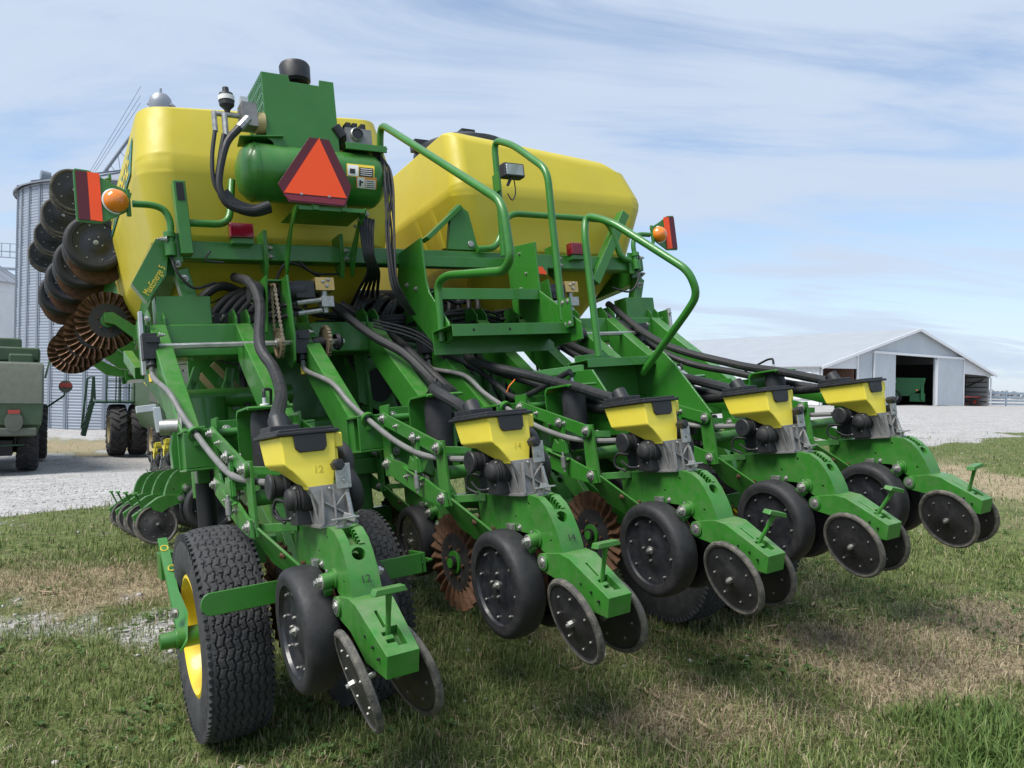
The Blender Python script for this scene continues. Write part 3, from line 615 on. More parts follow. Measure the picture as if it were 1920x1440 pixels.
# warning sign on a swing-out arm of the left combine
inv = c1.matrix_world.inverted() if False else (Matrix.Translation(c1.location) @ Matrix.Rotation(yaw, 4, 'Z')).inverted()
p0, p1, p2 = inv @ wp(84, 766, 25), inv @ wp(120, 742, 25), inv @ wp(123, 725, 25)
b = MB().use('dark_green').tube([p0, p1, p2], .03, 8)
for k in range(1): b.use('combine_grey').lathe([(-.02, .001), (-.02, .2), (.02, .2), (.02, .001)], p2, inv.to_3x3() @ Vector((-.5, .85, 0)), 24)
b.use('red_paint').box(p2+Vector((0, 0, .05))+(inv.to_3x3() @ Vector((.5, -.85, 0)))*.035, (.34, .03, .14), Matrix.Rotation(0, 3, 'Z')); b.build('warning_paddle', c1)

# ---------------------------------------------------------------- machine shed
SL, SR = Vector((26.8, 66.7, 0)), Vector((51.8, 83.3, 0)); ex = (SR-SL).normalized(); ey = Vector((-ex.y, ex.x, 0)); WID = (SR-SL).length; ZB = .42
shed = empty('machine_shed', (SL.x, SL.y, ZB)); shed.rotation_euler = (0, 0, math.atan2(ex.y, ex.x)); tag(shed, 'long white metal machine shed with open gable doors at the right', 'shed')
def sx_of(px):                                           # where a photo column meets the gable plane
    d = wray(px, 740); n_ = ey; t = (SL.dot(n_))/(d.dot(n_)); p = d*t; return (p-SL).dot(ex)
def sz_of(px, py):
    d = wray(px, py); t = (SL.dot(ey))/(d.dot(ey)); return (d*t).z+CAMZ-ZB
W = WID; E_Z = 3.45; PK = sx_of(1716); P_Z = sz_of(1716, 618); LEN = 44
x1, x2, x3, x4, x5, x6 = sx_of(1607), sx_of(1676), sx_of(1752), sx_of(1806), sx_of(1856), sx_of(1636)
def roofz(x): return E_Z+(P_Z-E_Z)*(x/PK if x < PK else (W-x)/(W-PK))
def wall(poly, y0, y1, m, name, par=shed): b = MB().use(m).prism(poly, y0, y1, 'xz'); return b.build(name, par)
lo = sz_of(1575, 692); dtop = sz_of(1714, 668); ro_ = sz_of(1830, 702)
wall([(x1, 0), (x2, 0), (x2, dtop), (x3, dtop), (x3, 0), (x4, 0), (x4, roofz(x4)), (PK, P_Z), (x1, roofz(x1))], 0, .15, 'shed_white_shaded', 'gable_wall')
wall([(0, lo), (x1, lo+.1), (x1, roofz(x1)), (0, E_Z)], .01, .16, 'shed_white', 'gable_wall')
wall([(x4, ro_), (W-.9, ro_-.1), (W, E_Z-.4), (W, E_Z), (x4, roofz(x4))], .01, .16, 'shed_white', 'gable_wall')
b = MB().use('shed_side'); b.bb(-.08, .08, .16, LEN, 0, E_Z-.05); b.build('side_wall', shed)
b = MB().use('inner_wall'); b.bb(W-.12, W, .16, LEN, 0, E_Z-.05); lw = b.build('side_wall', shed)
for i in range(6): b = MB().use('wood_dark'); b.bb(W-.2, W-.125, .3, 16, .45+i*.52, .53+i*.52); b.build('girt', lw)
for y in (2.5, 6.5): b = MB().use('wood_dark'); b.bb(W-.4, W-.2, y, y+.2, 0, 3.3); b.build('post', lw)
b = MB().use('wood_dark'); b.bar((W-.3, .6, 2.9), (W-.3, 5.5, .6), .10, .10); b.build('knee_brace', lw)
b = MB().use('shed_white'); b.prism([(0, 0), (W, 0), (W, E_Z), (PK, P_Z), (0, E_Z)], LEN, LEN+.15, 'xz'); b.build('back_wall', shed)
for (xa, za, xb, zb) in ((-.5, E_Z-.14, PK, P_Z+.05), (PK, P_Z+.05, W+.5, E_Z-.12)):
    b = MB().use('shed_roof'); b.quadplate([(xa, -.4, za), (xb, -.4, zb), (xb, LEN+.4, zb), (xa, LEN+.4, za)], .10); b.build('roof', shed)
    b = MB().use('trim_white'); b.bar((xa, -.43, za-.06), (xb, -.43, zb-.06), .08, .26, (0, 0, 1)); b.build('fascia', shed)
for (xa, xb) in ((x6, x2-.05), (x3+.25, x4-.5)):
    b = MB().use('shed_white_shaded'); b.bb(xa, xb, -.16, -.06, .05, dtop+.05); d_ = b.build('sliding_door', shed)
    b = MB().use('trim_white'); b.bb(xa-.06, xa+.06, -.18, -.05, .05, dtop+.05); b.build('door_trim', d_)
b = MB().use('trim_white'); b.bb(x6-.2, x4-.3, -.25, -.02, dtop, dtop+.22); b.build('door_track', shed)
for x, zt in ((x1, roofz(x1)), (x4, roofz(x4)), (x3+.1, dtop), (W, E_Z-.2), (0, E_Z-.1)): MB().use('trim_white').bb(x-.11, x+.11, -.06, -.002, 0, zt-.2).build('corner_trim', shed)
b = MB().use('rust_wall'); b.bb(x1-.2, x1-.05, .3, 14, 0, roofz(x1)-.4); b.build('lean_to_wall', shed)
b = MB().use('wood_dark'); b.bb(x4+.05, x4+.15, .2, 16, 0, ro_+1); b.build('inner_partition', shed)
b = MB().use('wood_dark'); b.bb(.2, x1-.3, 14, 14.1, 0, lo); b.build('inner_partition', shed)
b = MB().use('wood_dark'); b.bb(0, W, .2, LEN, -.02, .03); b.build('floor', shed)
# grain cart inside
def swp(x, y, z=0): return SL+ex*x+ey*y+Vector((0, 0, ZB+z))
g = empty('grain_cart', swp((x2+x3)/2+2.6, 3.2, .03)); g.rotation_euler = (0, 0, math.atan2(ex.y, ex.x)-R(52)); tag(g, 'green grain cart parked inside the open shed doorway', 'grain cart')
b = MB().use('cart_green'); pts = []
for z, h in ((.9, 1.3), (1.7, 2.6), (2.75, 2.8)): pts += [(-h, -1.5, z), (h-.5, -1.5, z), (-h, 1.5, z), (h-.5, 1.5, z)]
b.hull(pts); b.build('hopper', g, bevel=.05)
b = MB().use('cart_green'); b.bb(.9, 2.3, -1.3, 1.3, .35, 1.2); b.bar((2.0, -1.4, .5), (2.0, -1.4, 2.0), .3, .3); b.build('chassis', g, bevel=.03)
b = MB().use('cart_green'); b.bb(-2.75, 2.25, -1.56, -1.50, 2.28, 2.36); b.use('white_paint').bb(-.9, -.4, -1.57, -1.53, 2.25, 2.42); b.use('lens_amber').bb(1.4, 1.6, -1.6, -1.5, 1.45, 1.6); b.build('trim', g)
for sy in (-1.25, 1.25):
    o = bpy.data.objects.new('wheel', LT); col.objects.link(o); o.parent = g; o.location = (-.6, sy, .80); o.scale = (.9, .85, .85); o.rotation_euler = (0, 0, R(90)); r_ = bpy.data.objects.new('rim', MB().use('white_paint').lathe([(-.25, .54), (-.26, .46), (-.1, .40), (-.02, .2), (-.02, .001)], (0, 0, 0), (1, 0, 0), 28).lathe([(.25, .54), (.26, .46), (.1, .40), (.02, .2), (.02, .001)], (0, 0, 0), (1, 0, 0), 28).mesh('rim')); col.objects.link(r_); r_.parent = o
# red implement in the right lean-to
im = empty('tillage_implement', swp(W-2.4, .9, .03)); im.rotation_euler = shed.rotation_euler; tag(im, 'red tillage implement under the right lean-to of the shed', 'implement')
b = MB().use('red_paint'); b.bar((-2.6, 0, .95), (2.2, 0, .95), .16, .16); b.bar((-2.6, .8, .95), (2.2, .8, .95), .16, .16)
for x in (-2.2, -.6, .8, 2.0): b.bar((x, 0, .95), (x, .8, .95), .1, .1)
b.build('frame', im)
for x in (-2.0, -.9, .2, 1.3, 2.0):
    b = MB().use('red_paint').tube([(x, 0, .95), (x, .25, .8), (x, .3, .4), (x, -.05, .05)], .05, 6, bend=.2); b.build('shank', im)
for x in (.3,):
    b = MB().use('tyre_far').lathe([(-.1, .2), (-.14, .32), (-.1, .42), (.1, .42), (.14, .32), (.1, .2), (-.1, .2)], (x, -.3, .42), (1, .4, 0), 24); b.use('red_paint').cyl((x-.05, -.3, .42), (x+.05, -.3, .42), .2, 14); b.build('wheel', im)
# white trailer by the long wall
t_ = empty('box_trailer', wp(1478, 740, 60).xy.to_3d()+Vector((0, 0, .30))); t_.rotation_euler = (0, 0, math.atan2(ex.y, ex.x)); tag(t_, 'white box trailer parked beside the long wall of the shed', 'trailer')
b = MB().use('white_paint').bb(-.75, .75, -1.6, 1.6, .55, 2.75); b.build('body', t_, bevel=.15, seg=4)
b = MB().use('trim_white').bb(-.6, .6, -1.63, -1.58, .7, 2.55); b.build('rear_door', t_, bevel=.02)
for s in (-1, 1): b = MB().use('tyre_far').lathe([(-.1, .001), (-.1, .3), (-.06, .34), (.06, .34), (.1, .3), (.1, .001)], (s*.68, 0, .34), (1, 0, 0), 24); b.build('wheel', t_)
# fence at the right of the shed
fx = empty('pipe_fence', swp(W+.3, 1.0)); tag(fx, 'grey pipe fence running right from the shed corner', 'fence'); fx.rotation_euler = (0, 0, math.atan2(ex.y, ex.x)-R(24))
for i in range(9): b = MB().use('fence_metal'); b.bb(i*3-.06, i*3+.06, -.06, .06, 0, 1.62); b.build('post', fx)
for i in range(8):
    for z, h in ((1.45, .26), (1.0, .22), (.62, .2), (.25, .2)):
        b = MB().use('fence_metal'); b.bb(i*3+.07, i*3+2.93, -.03, .03, z-h/2, z+h/2); b.build('rail', fx)
# far line of trees
tm = mat('far_trees', (.16, .175, .18), .9, var=.3, var_scale=.05)
V, F_ = [], []; n = 900
az_ = rng.uniform(R(18), R(60), n); dd = rng.uniform(420, 560, n); zz = rng.random(n)**1.5*(2+2*vnoise(az_*40, dd*0, 1.0, 71)); sc = rng.uniform(.8, 1.9, n)
v = ico[None]*sc[:, None, None]*rng.uniform(.6, 1.3, (n, 12, 1))+np.stack([dd*np.sin(az_), dd*np.cos(az_), .4+zz], -1)[:, None]
o = np_mesh('distant_trees', v.reshape(-1, 3), (icf[None]+np.arange(n)[:, None, None]*12).reshape(-1, 3), [tm]); tag(o, 'low grey line of distant trees on the right horizon', 'trees', kind='stuff')
# ================================================================== the planter
OFF = Vector((2.337, 4.3, -1.0))
planter = empty('planter')
tag(planter, 'large green and yellow row-crop planter parked on the grass, folded for transport', 'planter')
planter.matrix_world = Matrix.Translation(q2w(OFF)) @ Matrix(WQ.tolist()).to_4x4()
UO = Vector((0, 2.8, 0)); X1 = .813; SP = .762
def pbuild(mb, name, bevel=0., parent=None, **k):
    return mb.build(name, parent or planter, off=OFF if parent is None else (0, 0, 0), bevel=bevel, **k)
def sub(mb, name, parent, bevel=0., **k):          # sub-part of a part built with off=OFF: same offset
    return mb.build(name, parent, off=OFF, bevel=bevel, **k)

# ---------------------------------------------------------------- wheels
def gauge_wheel_mesh():
    b = MB().use('rubber')
    prof = [(-.058, .150), (-.060, .165), (-.062, .178), (-.056, .192), (-.045, .200), (-.02, .2035), (.01, .203), (.034, .199), (.047, .190), (.052, .175), (.050, .150)]
    b.lathe(prof, (0, 0, 0), (1, 0, 0), 56)
    b.use('black_paint')
    b.lathe([(-.057, .1505), (-.046, .146), (-.040, .120), (-.036, .085), (-.042, .070), (-.044, .030), (-.044, .0005)], (0, 0, 0), (1, 0, 0), 48)
    b.lathe([(.049, .1505), (.03, .14), (.02, .08), (.03, .03), (.03, .0005)], (0, 0, 0), (1, 0, 0), 32)
    b.use('black_dark'); b.lathe([(-.0395, .1455), (-.0475, .1475)], (0, 0, 0), (1, 0, 0), 48)
    for i in range(8):
        t = 2*math.pi*(i+.3)/8; b.bolt((-.0425, .127*math.cos(t), .127*math.sin(t)), (-1, 0, 0), .0055, .005, False)
    for i in range(4):
        t = 2*math.pi*(i+.1)/4
        if i != 2: b.bolt((-.042, .045*math.cos(t), .045*math.sin(t)), (-1, 0, 0), .006, .006, False)
    b.bolt((-.045, 0, 0), (-1, 0, 0), .0115, .012)
    return b.mesh('gauge_wheel')
def closing_wheel_mesh():
    b = MB().use('rubber_rim')
    b.lathe([(-.010, .134), (-.0125, .143), (-.009, .1505), (0, .1535), (.009, .1505), (.0125, .143), (.010, .134)], (0, 0, 0), (1, 0, 0), 56)
    b.use('disc_black')
    b.lathe([(-.0105, .1345), (-.007, .130), (-.007, .060), (-.011, .052), (-.013, .026), (-.013, .0005)], (0, 0, 0), (1, 0, 0), 48)
    b.lathe([(.0105, .1345), (.007, .130), (.007, .060), (.014, .04), (.014, .0005)], (0, 0, 0), (1, 0, 0), 48)
    for i in range(7):
        t = 2*math.pi*(i+.2)/7
        for sx in (-1, 1): b.bolt((sx*.007, .096*math.cos(t), .096*math.sin(t)), (sx, 0, 0), .0048, .0035, False)
    b.bolt((-.013, 0, 0), (-1, 0, 0), .012, .016, False)
    b.use('zinc').cyl((.013, 0, 0), (.05, 0, 0), .011, 10)
    return b.mesh('closing_wheel')
def coulter_mesh(shiny):
    b = MB().use('rust_shiny' if shiny else 'rust'); seg = 25*8; rr = [.075, .10, .115, .135, .16, .185, .2, .213]; nw = 25
    vs = []
    for i in range(seg):
        for j, r in enumerate(rr):
            k = max(0, min(1, (r-.105)/.05)); tw = (r-.1)*2.2
            t = 2*math.pi*i/seg
            vs.append((.011*k*math.sin(nw*(t+tw*.25)), r*math.cos(t), r*math.sin(t)))
    n = len(rr)
    fs = [(i*n+k, ((i+1) % seg)*n+k, ((i+1) % seg)*n+k+1, i*n+k+1) for i in range(seg) for k in range(n-1)]
    b.add([(v[0]+.002, v[1], v[2]) for v in vs], fs); b.add([(v[0]-.002, v[1], v[2]) for v in vs], [f[::-1] for f in fs])
    b.use('disc_black').cyl((-.0045, 0, 0), (.0045, 0, 0), .128, 40)
    b.use('green').cyl((-.012, 0, 0), (.012, 0, 0), .05, 24)
    b.use('black_dark' if not shiny else 'rust').cyl((-.03, 0, 0), (.03, 0, 0), .03, 18)
    b.use('green').cyl((-.034, 0, 0), (.034, 0, 0), .022, 18)
    b.use('rust')
    for i in range(6):
        t = 2*math.pi*i/6
        for sx in (-1, 1): b.cyl((sx*.004, .07*math.cos(t), .07*math.sin(t)), (sx*.013, .07*math.cos(t), .07*math.sin(t)), .008, 6)
    return b.mesh('coulter_blade', angle=50)
GW, CWM, COULT, COULT_S = gauge_wheel_mesh(), closing_wheel_mesh(), coulter_mesh(False), coulter_mesh(True)
def inst(me, name, parent, loc, rot=None):
    o = bpy.data.objects.new(name, me); col.objects.link(o); o.parent = parent; o.location = loc
    if rot is not None: o.rotation_euler = rot
    return o

# ---------------------------------------------------------------- one row unit
def make_unit():
    b = MB().use('green_worn')
    prof = [(2.80, -.232), (2.455, -.228), (2.40, -.230), (2.350, -.240), (2.31, -.268), (2.28, -.308), (2.254, -.36), (2.238, -.41), (2.235, -.447), (2.30, -.452), (2.36, -.43), (2.44, -.372), (2.583, -.358), (2.70, -.385), (2.77, -.395), (2.80, -.33)]
    b.prism(prof, -.047, .047)
    u = b.build('row_unit', off=UO)
    c1 = MB().use('black_dark'); hp = Vector((0, 2.32, -.333)); nrm = Vector((0, -.86, .51)).normalized()
    c1.cyl(hp-nrm*.12, hp+nrm*.1, .0215, 20)
    c2 = MB().use('black_dark'); sl = Vector((0, 2.335, -.262)); c2.box(sl, (.036, .085, .07), Matrix.Rotation(R(36), 3, 'X'))
    c3 = MB().use('black_dark'); c3.cyl((-.2, 2.52, -.312), (.2, 2.52, -.312), .006, 8).cyl((-.2, 2.42, -.262), (.2, 2.42, -.262), .006, 8).cyl((-.2, 2.30, -.39), (.2, 2.30, -.39), .006, 8)
    for c in (c1, c2, c3): c.v = [tuple(Vector(v)-UO) for v in c.v]
    cut(u, [c1, c2, c3]); add_bevel(u, .007, 3)
    # depth-setting teeth, bosses, flared side plates
    b = MB().use('green_worn')
    for i in range(6):
        t = i/5; b.box((.018, 2.368-.066*t, -.240-.048*t), (.018, .005, .02), Matrix.Rotation(R(36), 3, 'X'))
    b.build('depth_teeth', u, off=UO)['kind'] = 'stuff'
    b = MB().use('green_worn').cyl((-.166, 2.85, -.13), (.166, 2.85, -.13), .028, 14); b.build('cross_tube', u, off=UO)
    for s in (-1, 1):
        b = MB().use('green_worn')
        b.prism([(2.885, .008), (2.81, .004), (2.800, -.20), (2.798, -.262), (2.86, -.262), (2.887, -.2)], s*.166, s*.178)
        b.quadplate([(s*.172, 2.862, -.255), (s*.172, 2.795, -.23), (s*.05, 2.655, -.395), (s*.05, 2.78, -.43), (s*.12, 2.83, -.36)], .010)
        b.bar((s*.165, 2.83, -.235), (s*.05, 2.73, -.24), .012, .03)
        b.cyl((s*.045, 2.78, -.232), (s*.062, 2.78, -.225), .014, 10); b.cyl((s*.046, 2.78, -.25), (s*.046, 2.78, -.21), .013, 10)
        b.use('rust'); b.cyl((s*.10, 2.735, -.335), (s*.115, 2.745, -.33), .012, 8); b.cyl((s*.05, 2.69, -.365), (s*.062, 2.69, -.365), .01, 8)
        b.bolt((s*.178, 2.84, -.023), (s, 0, 0), .017, .014); b.bolt((s*.178, 2.839, -.228), (s, 0, 0), .019, .014)
        b.build('flared_plate', u, off=UO, bevel=.0015)
        b = MB().use('zinc'); b.bolt((s*.047, 2.50, -.352), (s, 0, 0), .008, .006)
        b.box((s*.052, 2.555, -.347), (.014, .05, .018)); b.box((s*.06, 2.535, -.355), (.02, .018, .03)); b.build('wheel_stop', u, off=UO, bevel=.0015)
    for s in (-1, 1):                                 # gauge wheel arm pivots
        g = MB().use('green_worn'); g.cyl((s*.04, 2.385, -.385), (s*.090, 2.385, -.39), .024, 20); g.cyl((s*.045, 2.385, -.386), (s*.055, 2.385, -.386), .031, 20)
        g.bar((s*.07, 2.39, -.40), (s*.08, 2.55, -.54), .022, .05)
        g.bolt((s*.090, 2.385, -.39), (s, 0, 0), .0155, .016); g.bolt((s*.07, 2.385, -.364), (0, 0, 1), .005, .006, False)
        g.build('gauge_arm', u, off=UO, bevel=.002)
    # closing arm
    b = MB().use('green_worn')
    vs = []
    for x0, x1_, pr in ((-.055, .055, None),):
        top = [(2.365, -.438, .056), (2.24, -.428, .060), (2.185, -.440, .060), (2.00, -.556, .048)]
        bot = [(2.365, -.50, .056), (2.25, -.528, .058), (2.15, -.60, .054), (2.02, -.622, .048)]
    n = len(top)
    vs = [(-w_, y, z) for y, z, w_ in top]+[(w_, y, z) for y, z, w_ in top]+[(-w_, y, z) for y, z, w_ in bot]+[(w_, y, z) for y, z, w_ in bot]
    fs = []
    for i in range(n-1):
        fs += [(i, i+1, n+i+1, n+i), (2*n+i, 3*n+i, 3*n+i+1, 2*n+i+1), (i, 2*n+i, 2*n+i+1, i+1), (n+i, n+i+1, 3*n+i+1, 3*n+i)]
    fs += [(0, n, 3*n, 2*n), (n-1, 3*n-1, 4*n-1, 2*n-1)]
    b.add(vs, fs)
    a = b.build('closing_arm', u, off=UO)
    dn = (Vector((0, 2.00, -.556))-Vector((0, 2.185, -.44))).normalized(); rot = Matrix.Rotation(math.atan2(dn.z, -dn.y)*-1, 3, 'X')
    def on(t): return Vector((0, 2.185, -.44))+dn*t
    cs = []
    for (t, x, lx, ly) in ((.075, -.012, .009, .07), (.15, .012, .026, .075), (.165, -.012, .03, .014), (.135, -.014, .03, .014)):
        c = MB().use('black_dark'); c.box(on(t)+Vector((x, 0, 0)), (lx, ly, .06), rot); c.v = [tuple(Vector(v)-UO) for v in c.v]; cs.append(c)
    cut(a, cs); add_bevel(a, .004, 2)
    b = MB().use('green_worn')
    for s in (-1, 1): b.cyl((s*.05, 2.345, -.465), (s*.064, 2.345, -.465), .030, 20)
    for s in (-1, 1): b.bolt((s*.064, 2.345, -.465), (s, 0, 0), .015, .006)
    for s in (-1, 1):
        for t, dz in ((.06, -.05), (.12, -.04), (.16, -.045)):
            p = on(t); b.use('black_dark').cyl((s*.046, p.y, p.z+dz), (s*.0585, p.y, p.z+dz), .004, 8)
    b.cyl((-.07, 2.16, -.625), (.07, 2.16, -.625), .012, 10)
    b.build('pivot_bolt', u, off=UO)
    # T handle
    b = MB().use('green_worn'); p0, p1 = Vector((-.008, 2.085, -.53)), Vector((-.012, 2.035, -.395))
    b.tube([p0, p0.lerp(p1, .5), p1], [.009, .008, .010], 8)
    b.prism([(-.062, -.398), (.038, -.398), (.030, -.380), (-.054, -.380)], 2.015, 2.052, 'xz')
    b.build('down_force_handle', u, off=UO, bevel=.003)
    # closing wheels, gauge wheels, opener discs, coulter
    inst(CWM, 'closing_wheel', u, Vector((-.078, 2.16, -.645))-UO, (0, R(-15), R(-7)))
    w2 = inst(CWM, 'closing_wheel', u, Vector((.078, 2.16, -.645))-UO, (R(25), R(15), R(187)))
    inst(GW, 'gauge_wheel', u, Vector((-.092, 2.556, -.555))-UO, (0, R(-2), R(-1.5)))
    inst(GW, 'gauge_wheel', u, Vector((.092, 2.556, -.555))-UO, (R(20), R(2), R(181.5)))
    for s in (-1, 1):
        d = MB().use('rust'); d.lathe([(0, .001), (s*.004, .12), (0, .192), (-s*.003, .190), (-s*.001, .1), (-s*.003, .001)], (s*.022, 2.64, -.545), (1, 0, 0), 40); d.build('opener_disc', u, off=UO)
    inst(COULT, 'coulter_blade', u, Vector((-.03, 3.095, -.533))-UO, (R(9), 0, R(2)))
    b = MB().use('green_worn'); b.prism([(3.32, -.13), (3.40, -.13), (3.36, -.28), (3.14, -.50), (3.12, -.56), (3.05, -.56), (3.05, -.50), (3.25, -.26)], .02, .055)
    b.cyl((-.03, 3.095, -.533), (.05, 3.095, -.533), .02, 14); b.bar((-.02, 3.36, -.1), (.04, 3.36, -.14), .06, .06)
    b.build('coulter_arm', u, off=UO, bevel=.002)
    # parallel arms
    for s in (-1, 1):
        b = MB().use('green'); E1, E2 = Vector((s*.188, 2.84, -.023)), Vector((s*.188, 3.38, .135))
        b.bar(E1, E2, .012, .058)
        for p in (E1, E2): b.cyl(p-Vector((.0065, 0, 0)), p+Vector((.0065, 0, 0)), .031, 18)
        for p in (E1, E2): b.bolt(p+Vector((s*.006, 0, 0)), (s, 0, 0), .016, .014)
        for t in (.3, .72): p = E1.lerp(E2, t); b.bolt(p+Vector((s*.006, 0, 0)), (s, 0, 0), .008, .012)
        b.build('upper_arm', u, off=UO, bevel=.002)
        b = MB().use('green'); F1, F2 = Vector((s*.188, 2.839, -.228)), Vector((s*.188, 3.38, -.075))
        b.prism([(2.80, -.262), (2.845, -.263), (3.0, -.235), (3.39, -.118), (3.41, -.08), (3.385, -.042), (3.20, -.075), (3.0, -.14), (2.86, -.192), (2.81, -.20)], s*.182, s*.194)
        b.quadplate([(s*.194, 2.98, -.145), (s*.194, 3.16, -.088), (s*.214, 3.16, -.094), (s*.214, 2.98, -.151)], .006)
        for p in (F1, F2): b.bolt(p+Vector((s*.006, 0, 0)), (s, 0, 0), .017, .014)
        for t in (.35, .6): p = F1.lerp(F2, t); b.bolt(p+Vector((s*.006, 0, 0)), (s, 0, 0), .008, .012)
        b.build('lower_arm', u, off=UO, bevel=.002)
    b = MB().use('green'); b.prism([(3.0, -.12), (3.11, -.10), (3.07, -.045), (3.04, -.07), (3.03, -.03), (3.0, -.06)], -.20, -.212)
    b.bar((-.2, 3.0, -.12), (-.2, 3.02, .04), .014, .03)
    b.bar((.0, 2.9, -.05), (-.19, 3.05, -.02), .03, .03)
    b.bolt((-.213, 3.02, .03), (-1, 0, 0), .016, .012); b.use('alu').cyl((-.222, 3.0, -.13), (-.222, 3.0, -.185), .012, 12); b.use('zinc').cyl((-.222, 3.0, -.185), (-.222, 3.0, -.205), .006, 8)
    b.cyl((-.222, 3.0, -.13), (-.222, 3.0, -.11), .006, 8)
    b.build('lift_lock', u, off=UO, bevel=.0015)
    # head bracket bolted to the mounting tube
    b = MB().use('green')
    for s in (-1, 1):
        b.prism([(3.34, .20), (3.445, .20), (3.445, -.135), (3.35, -.13), (3.33, -.075), (3.365, -.03), (3.37, .07), (3.34, .12)], s*.166, s*.178)
    b.bb(-.17, .17, 3.425, 3.445, -.10, .19)
    b.cyl((-.17, 3.39, .135), (.17, 3.39, .135), .02, 12)
    for s in (-1, 1):
        b.bolt((s*.12, 3.425, .15), (0, -1, 0), .013, .014); b.bolt((s*.12, 3.425, -.02), (0, -1, 0), .013, .014)
        b.bolt((s*.12, 3.425, -.07), (0, -1, 0), .011, .012)
    b.build('head_bracket', u, off=UO, bevel=.0025)
    # air spring under its hood
    b = MB().use('green'); x0, x1_ = -.115, .06
    hood = [(3.255, -.06), (3.255, .175)] + [(3.225+.03*math.cos(t), .185+.03*math.sin(t)) for t in np.linspace(0, math.pi/2, 6)] + [(3.05, .215), (3.036, .208)]
    inner = [(y-.008 if z < .19 else y, z-.010 if z > .19 else z) for y, z in hood]
    poly = hood + [(3.04, .198), (3.06, .205), (3.222, .205), (3.243, .185), (3.246, .17), (3.246, -.06)]
    b.prism(poly, x0, x1_)
    b.bar((-.03, 3.25, .0), (-.03, 3.38, .05), .05, .05); b.bb(-.1, .05, 3.05, 3.2, -.065, -.05)
    b.bolt((-.115, 3.235, .03), (-1, 0, 0), .008, .008)
    b.use('white_paint').cyl((-.03, 3.12, .214), (-.03, 3.12, .226), .018, 12); b.use('galv').cyl((-.03, 3.12, .226), (-.03, 3.12, .25), .008, 8)
    b.use('hose').tube([(-.03, 3.12, .25), (-.03, 3.12, .285), (.02, 3.20, .29), (.08, 3.45, .24)], .007, 8, bend=.03)
    b.build('air_spring_hood', u, off=UO, bevel=.0015)
    b = MB().use('rubber'); b.lathe([(-.05, .001), (-.05, .045), (-.04, .050), (-.03, .058), (0, .0605), (.08, .0605), (.15, .0595), (.185, .054), (.2, .048), (.2, .001)], (-.03, 3.125, .0), (0, 0, 1), 32)
    b.use('black_plastic').cyl((-.03, 3.125, -.11), (-.03, 3.125, -.045), .042, 20, .048)
    b.build('air_spring', u, off=UO)
    # mini hopper
    b = MB().use('yellow')
    def ring(z, x0, x1_, y0, y1): return [(x0, y0, z), (x1_, y0, z), (x1_, y1, z), (x0, y1, z)]
    r0 = ring(.070, -.158, .022, 2.46, 2.735); r1 = ring(-.020, -.152, .020, 2.46, 2.705); r1b = ring(-.034, -.14, .018, 2.459, 2.685)
    r2 = ring(-.040, -.132, .014, 2.458, 2.625); r3 = ring(-.096, -.085, .004, 2.456, 2.545); r4 = ring(-.110, -.083, .003, 2.456, 2.54)
    rs = [r0, r1, r1b, r2, r3, r4]; vs = sum(rs, [])
    fs = [(4*k+i, 4*k+(i+1) % 4, 4*k+4+(i+1) % 4, 4*k+4+i) for k in range(5) for i in range(4)] + [(0, 1, 2, 3), (20, 23, 22, 21)]
    b.add(vs, fs)
    b.bb(.022, .05, 2.47, 2.56, .02, .069); b.bb(.022, .034, 2.48, 2.54, -.03, .02)
    b.build('hopper', u, off=UO, bevel=.010, seg=3)
    b = MB().use('black_plastic'); b.bb(-.172, .034, 2.448, 2.752, .071, .083); b.bb(-.160, .02, 2.46, 2.74, .082, .092)
    b.bb(-.15, -.05, 2.60, 2.74, .09, .112)
    b.prism([(-.118, .072), (-.01, .072), (-.010, .028), (-.02, .014), (-.10, .014), (-.115, .028)], 2.4515, 2.4585, 'xz')
    b.cyl((-.10, 2.66, .09), (-.10, 2.69, .14), .034, 18)
    b.build('hopper_lid', u, off=UO, bevel=.004)
    # meter and drive
    b = MB().use('alu')
    vs = ring(-.098, -.085, .045, 2.45, 2.63)+ring(-.16, -.055, .05, 2.44, 2.60)+ring(-.228, -.06, .055, 2.43, 2.60)
    b.add(vs, [(4*k+i, 4*k+(i+1) % 4, 4*k+4+(i+1) % 4, 4*k+4+i) for k in range(2) for i in range(4)] + [(0, 1, 2, 3), (8, 11, 10, 9)])
    b.bb(-.066, .06, 2.42, 2.62, -.232, -.222)
    for x in (-.045, -.01, .03): b.bar((x, 2.436, -.11), (x*1.2, 2.424, -.222), .006, .014, (0, 1, 0))
    b.bar((-.045, 2.432, -.15), (.03, 2.428, -.20), .006, .01, (0, 1, 0)); b.bar((-.01, 2.43, -.17), (.04, 2.43, -.12), .006, .01, (0, 1, 0))
    for y in (2.47, 2.53, 2.59): b.bar((-.072, y, -.12), (-.058, y-.01, -.22), .01, .006, (1, 0, 0))
    b.use('zinc'); b.bb(.000, .05, 2.425, 2.431, -.115, -.035); b.bar((.03, 2.42, -.13), (.035, 2.405, -.21), .012, .008); b.bar((.012, 2.42, -.20), (.045, 2.40, -.215), .012, .02)
    for p in ((-.02, 2.44, -.11), (.025, 2.424, -.09), (.03, 2.44, -.215)): b.bolt(p, (0, -1, 0), .006, .006, False)
    b.build('seed_meter', u, off=UO, bevel=.002)
    b = MB().use('black_plastic')
    b.lathe([(-.168, .001), (-.168, .040), (-.164, .044), (-.154, .044), (-.150, .038), (-.12, .037), (-.118, .042), (-.10, .042), (-.098, .034), (-.03, .034), (-.03, .001)], (0, 2.626, -.09), (1, 0, 0), 28)
    b.use('black_dark').cyl((-.1685, 2.626, -.09), (-.160, 2.626, -.09), .010, 14)
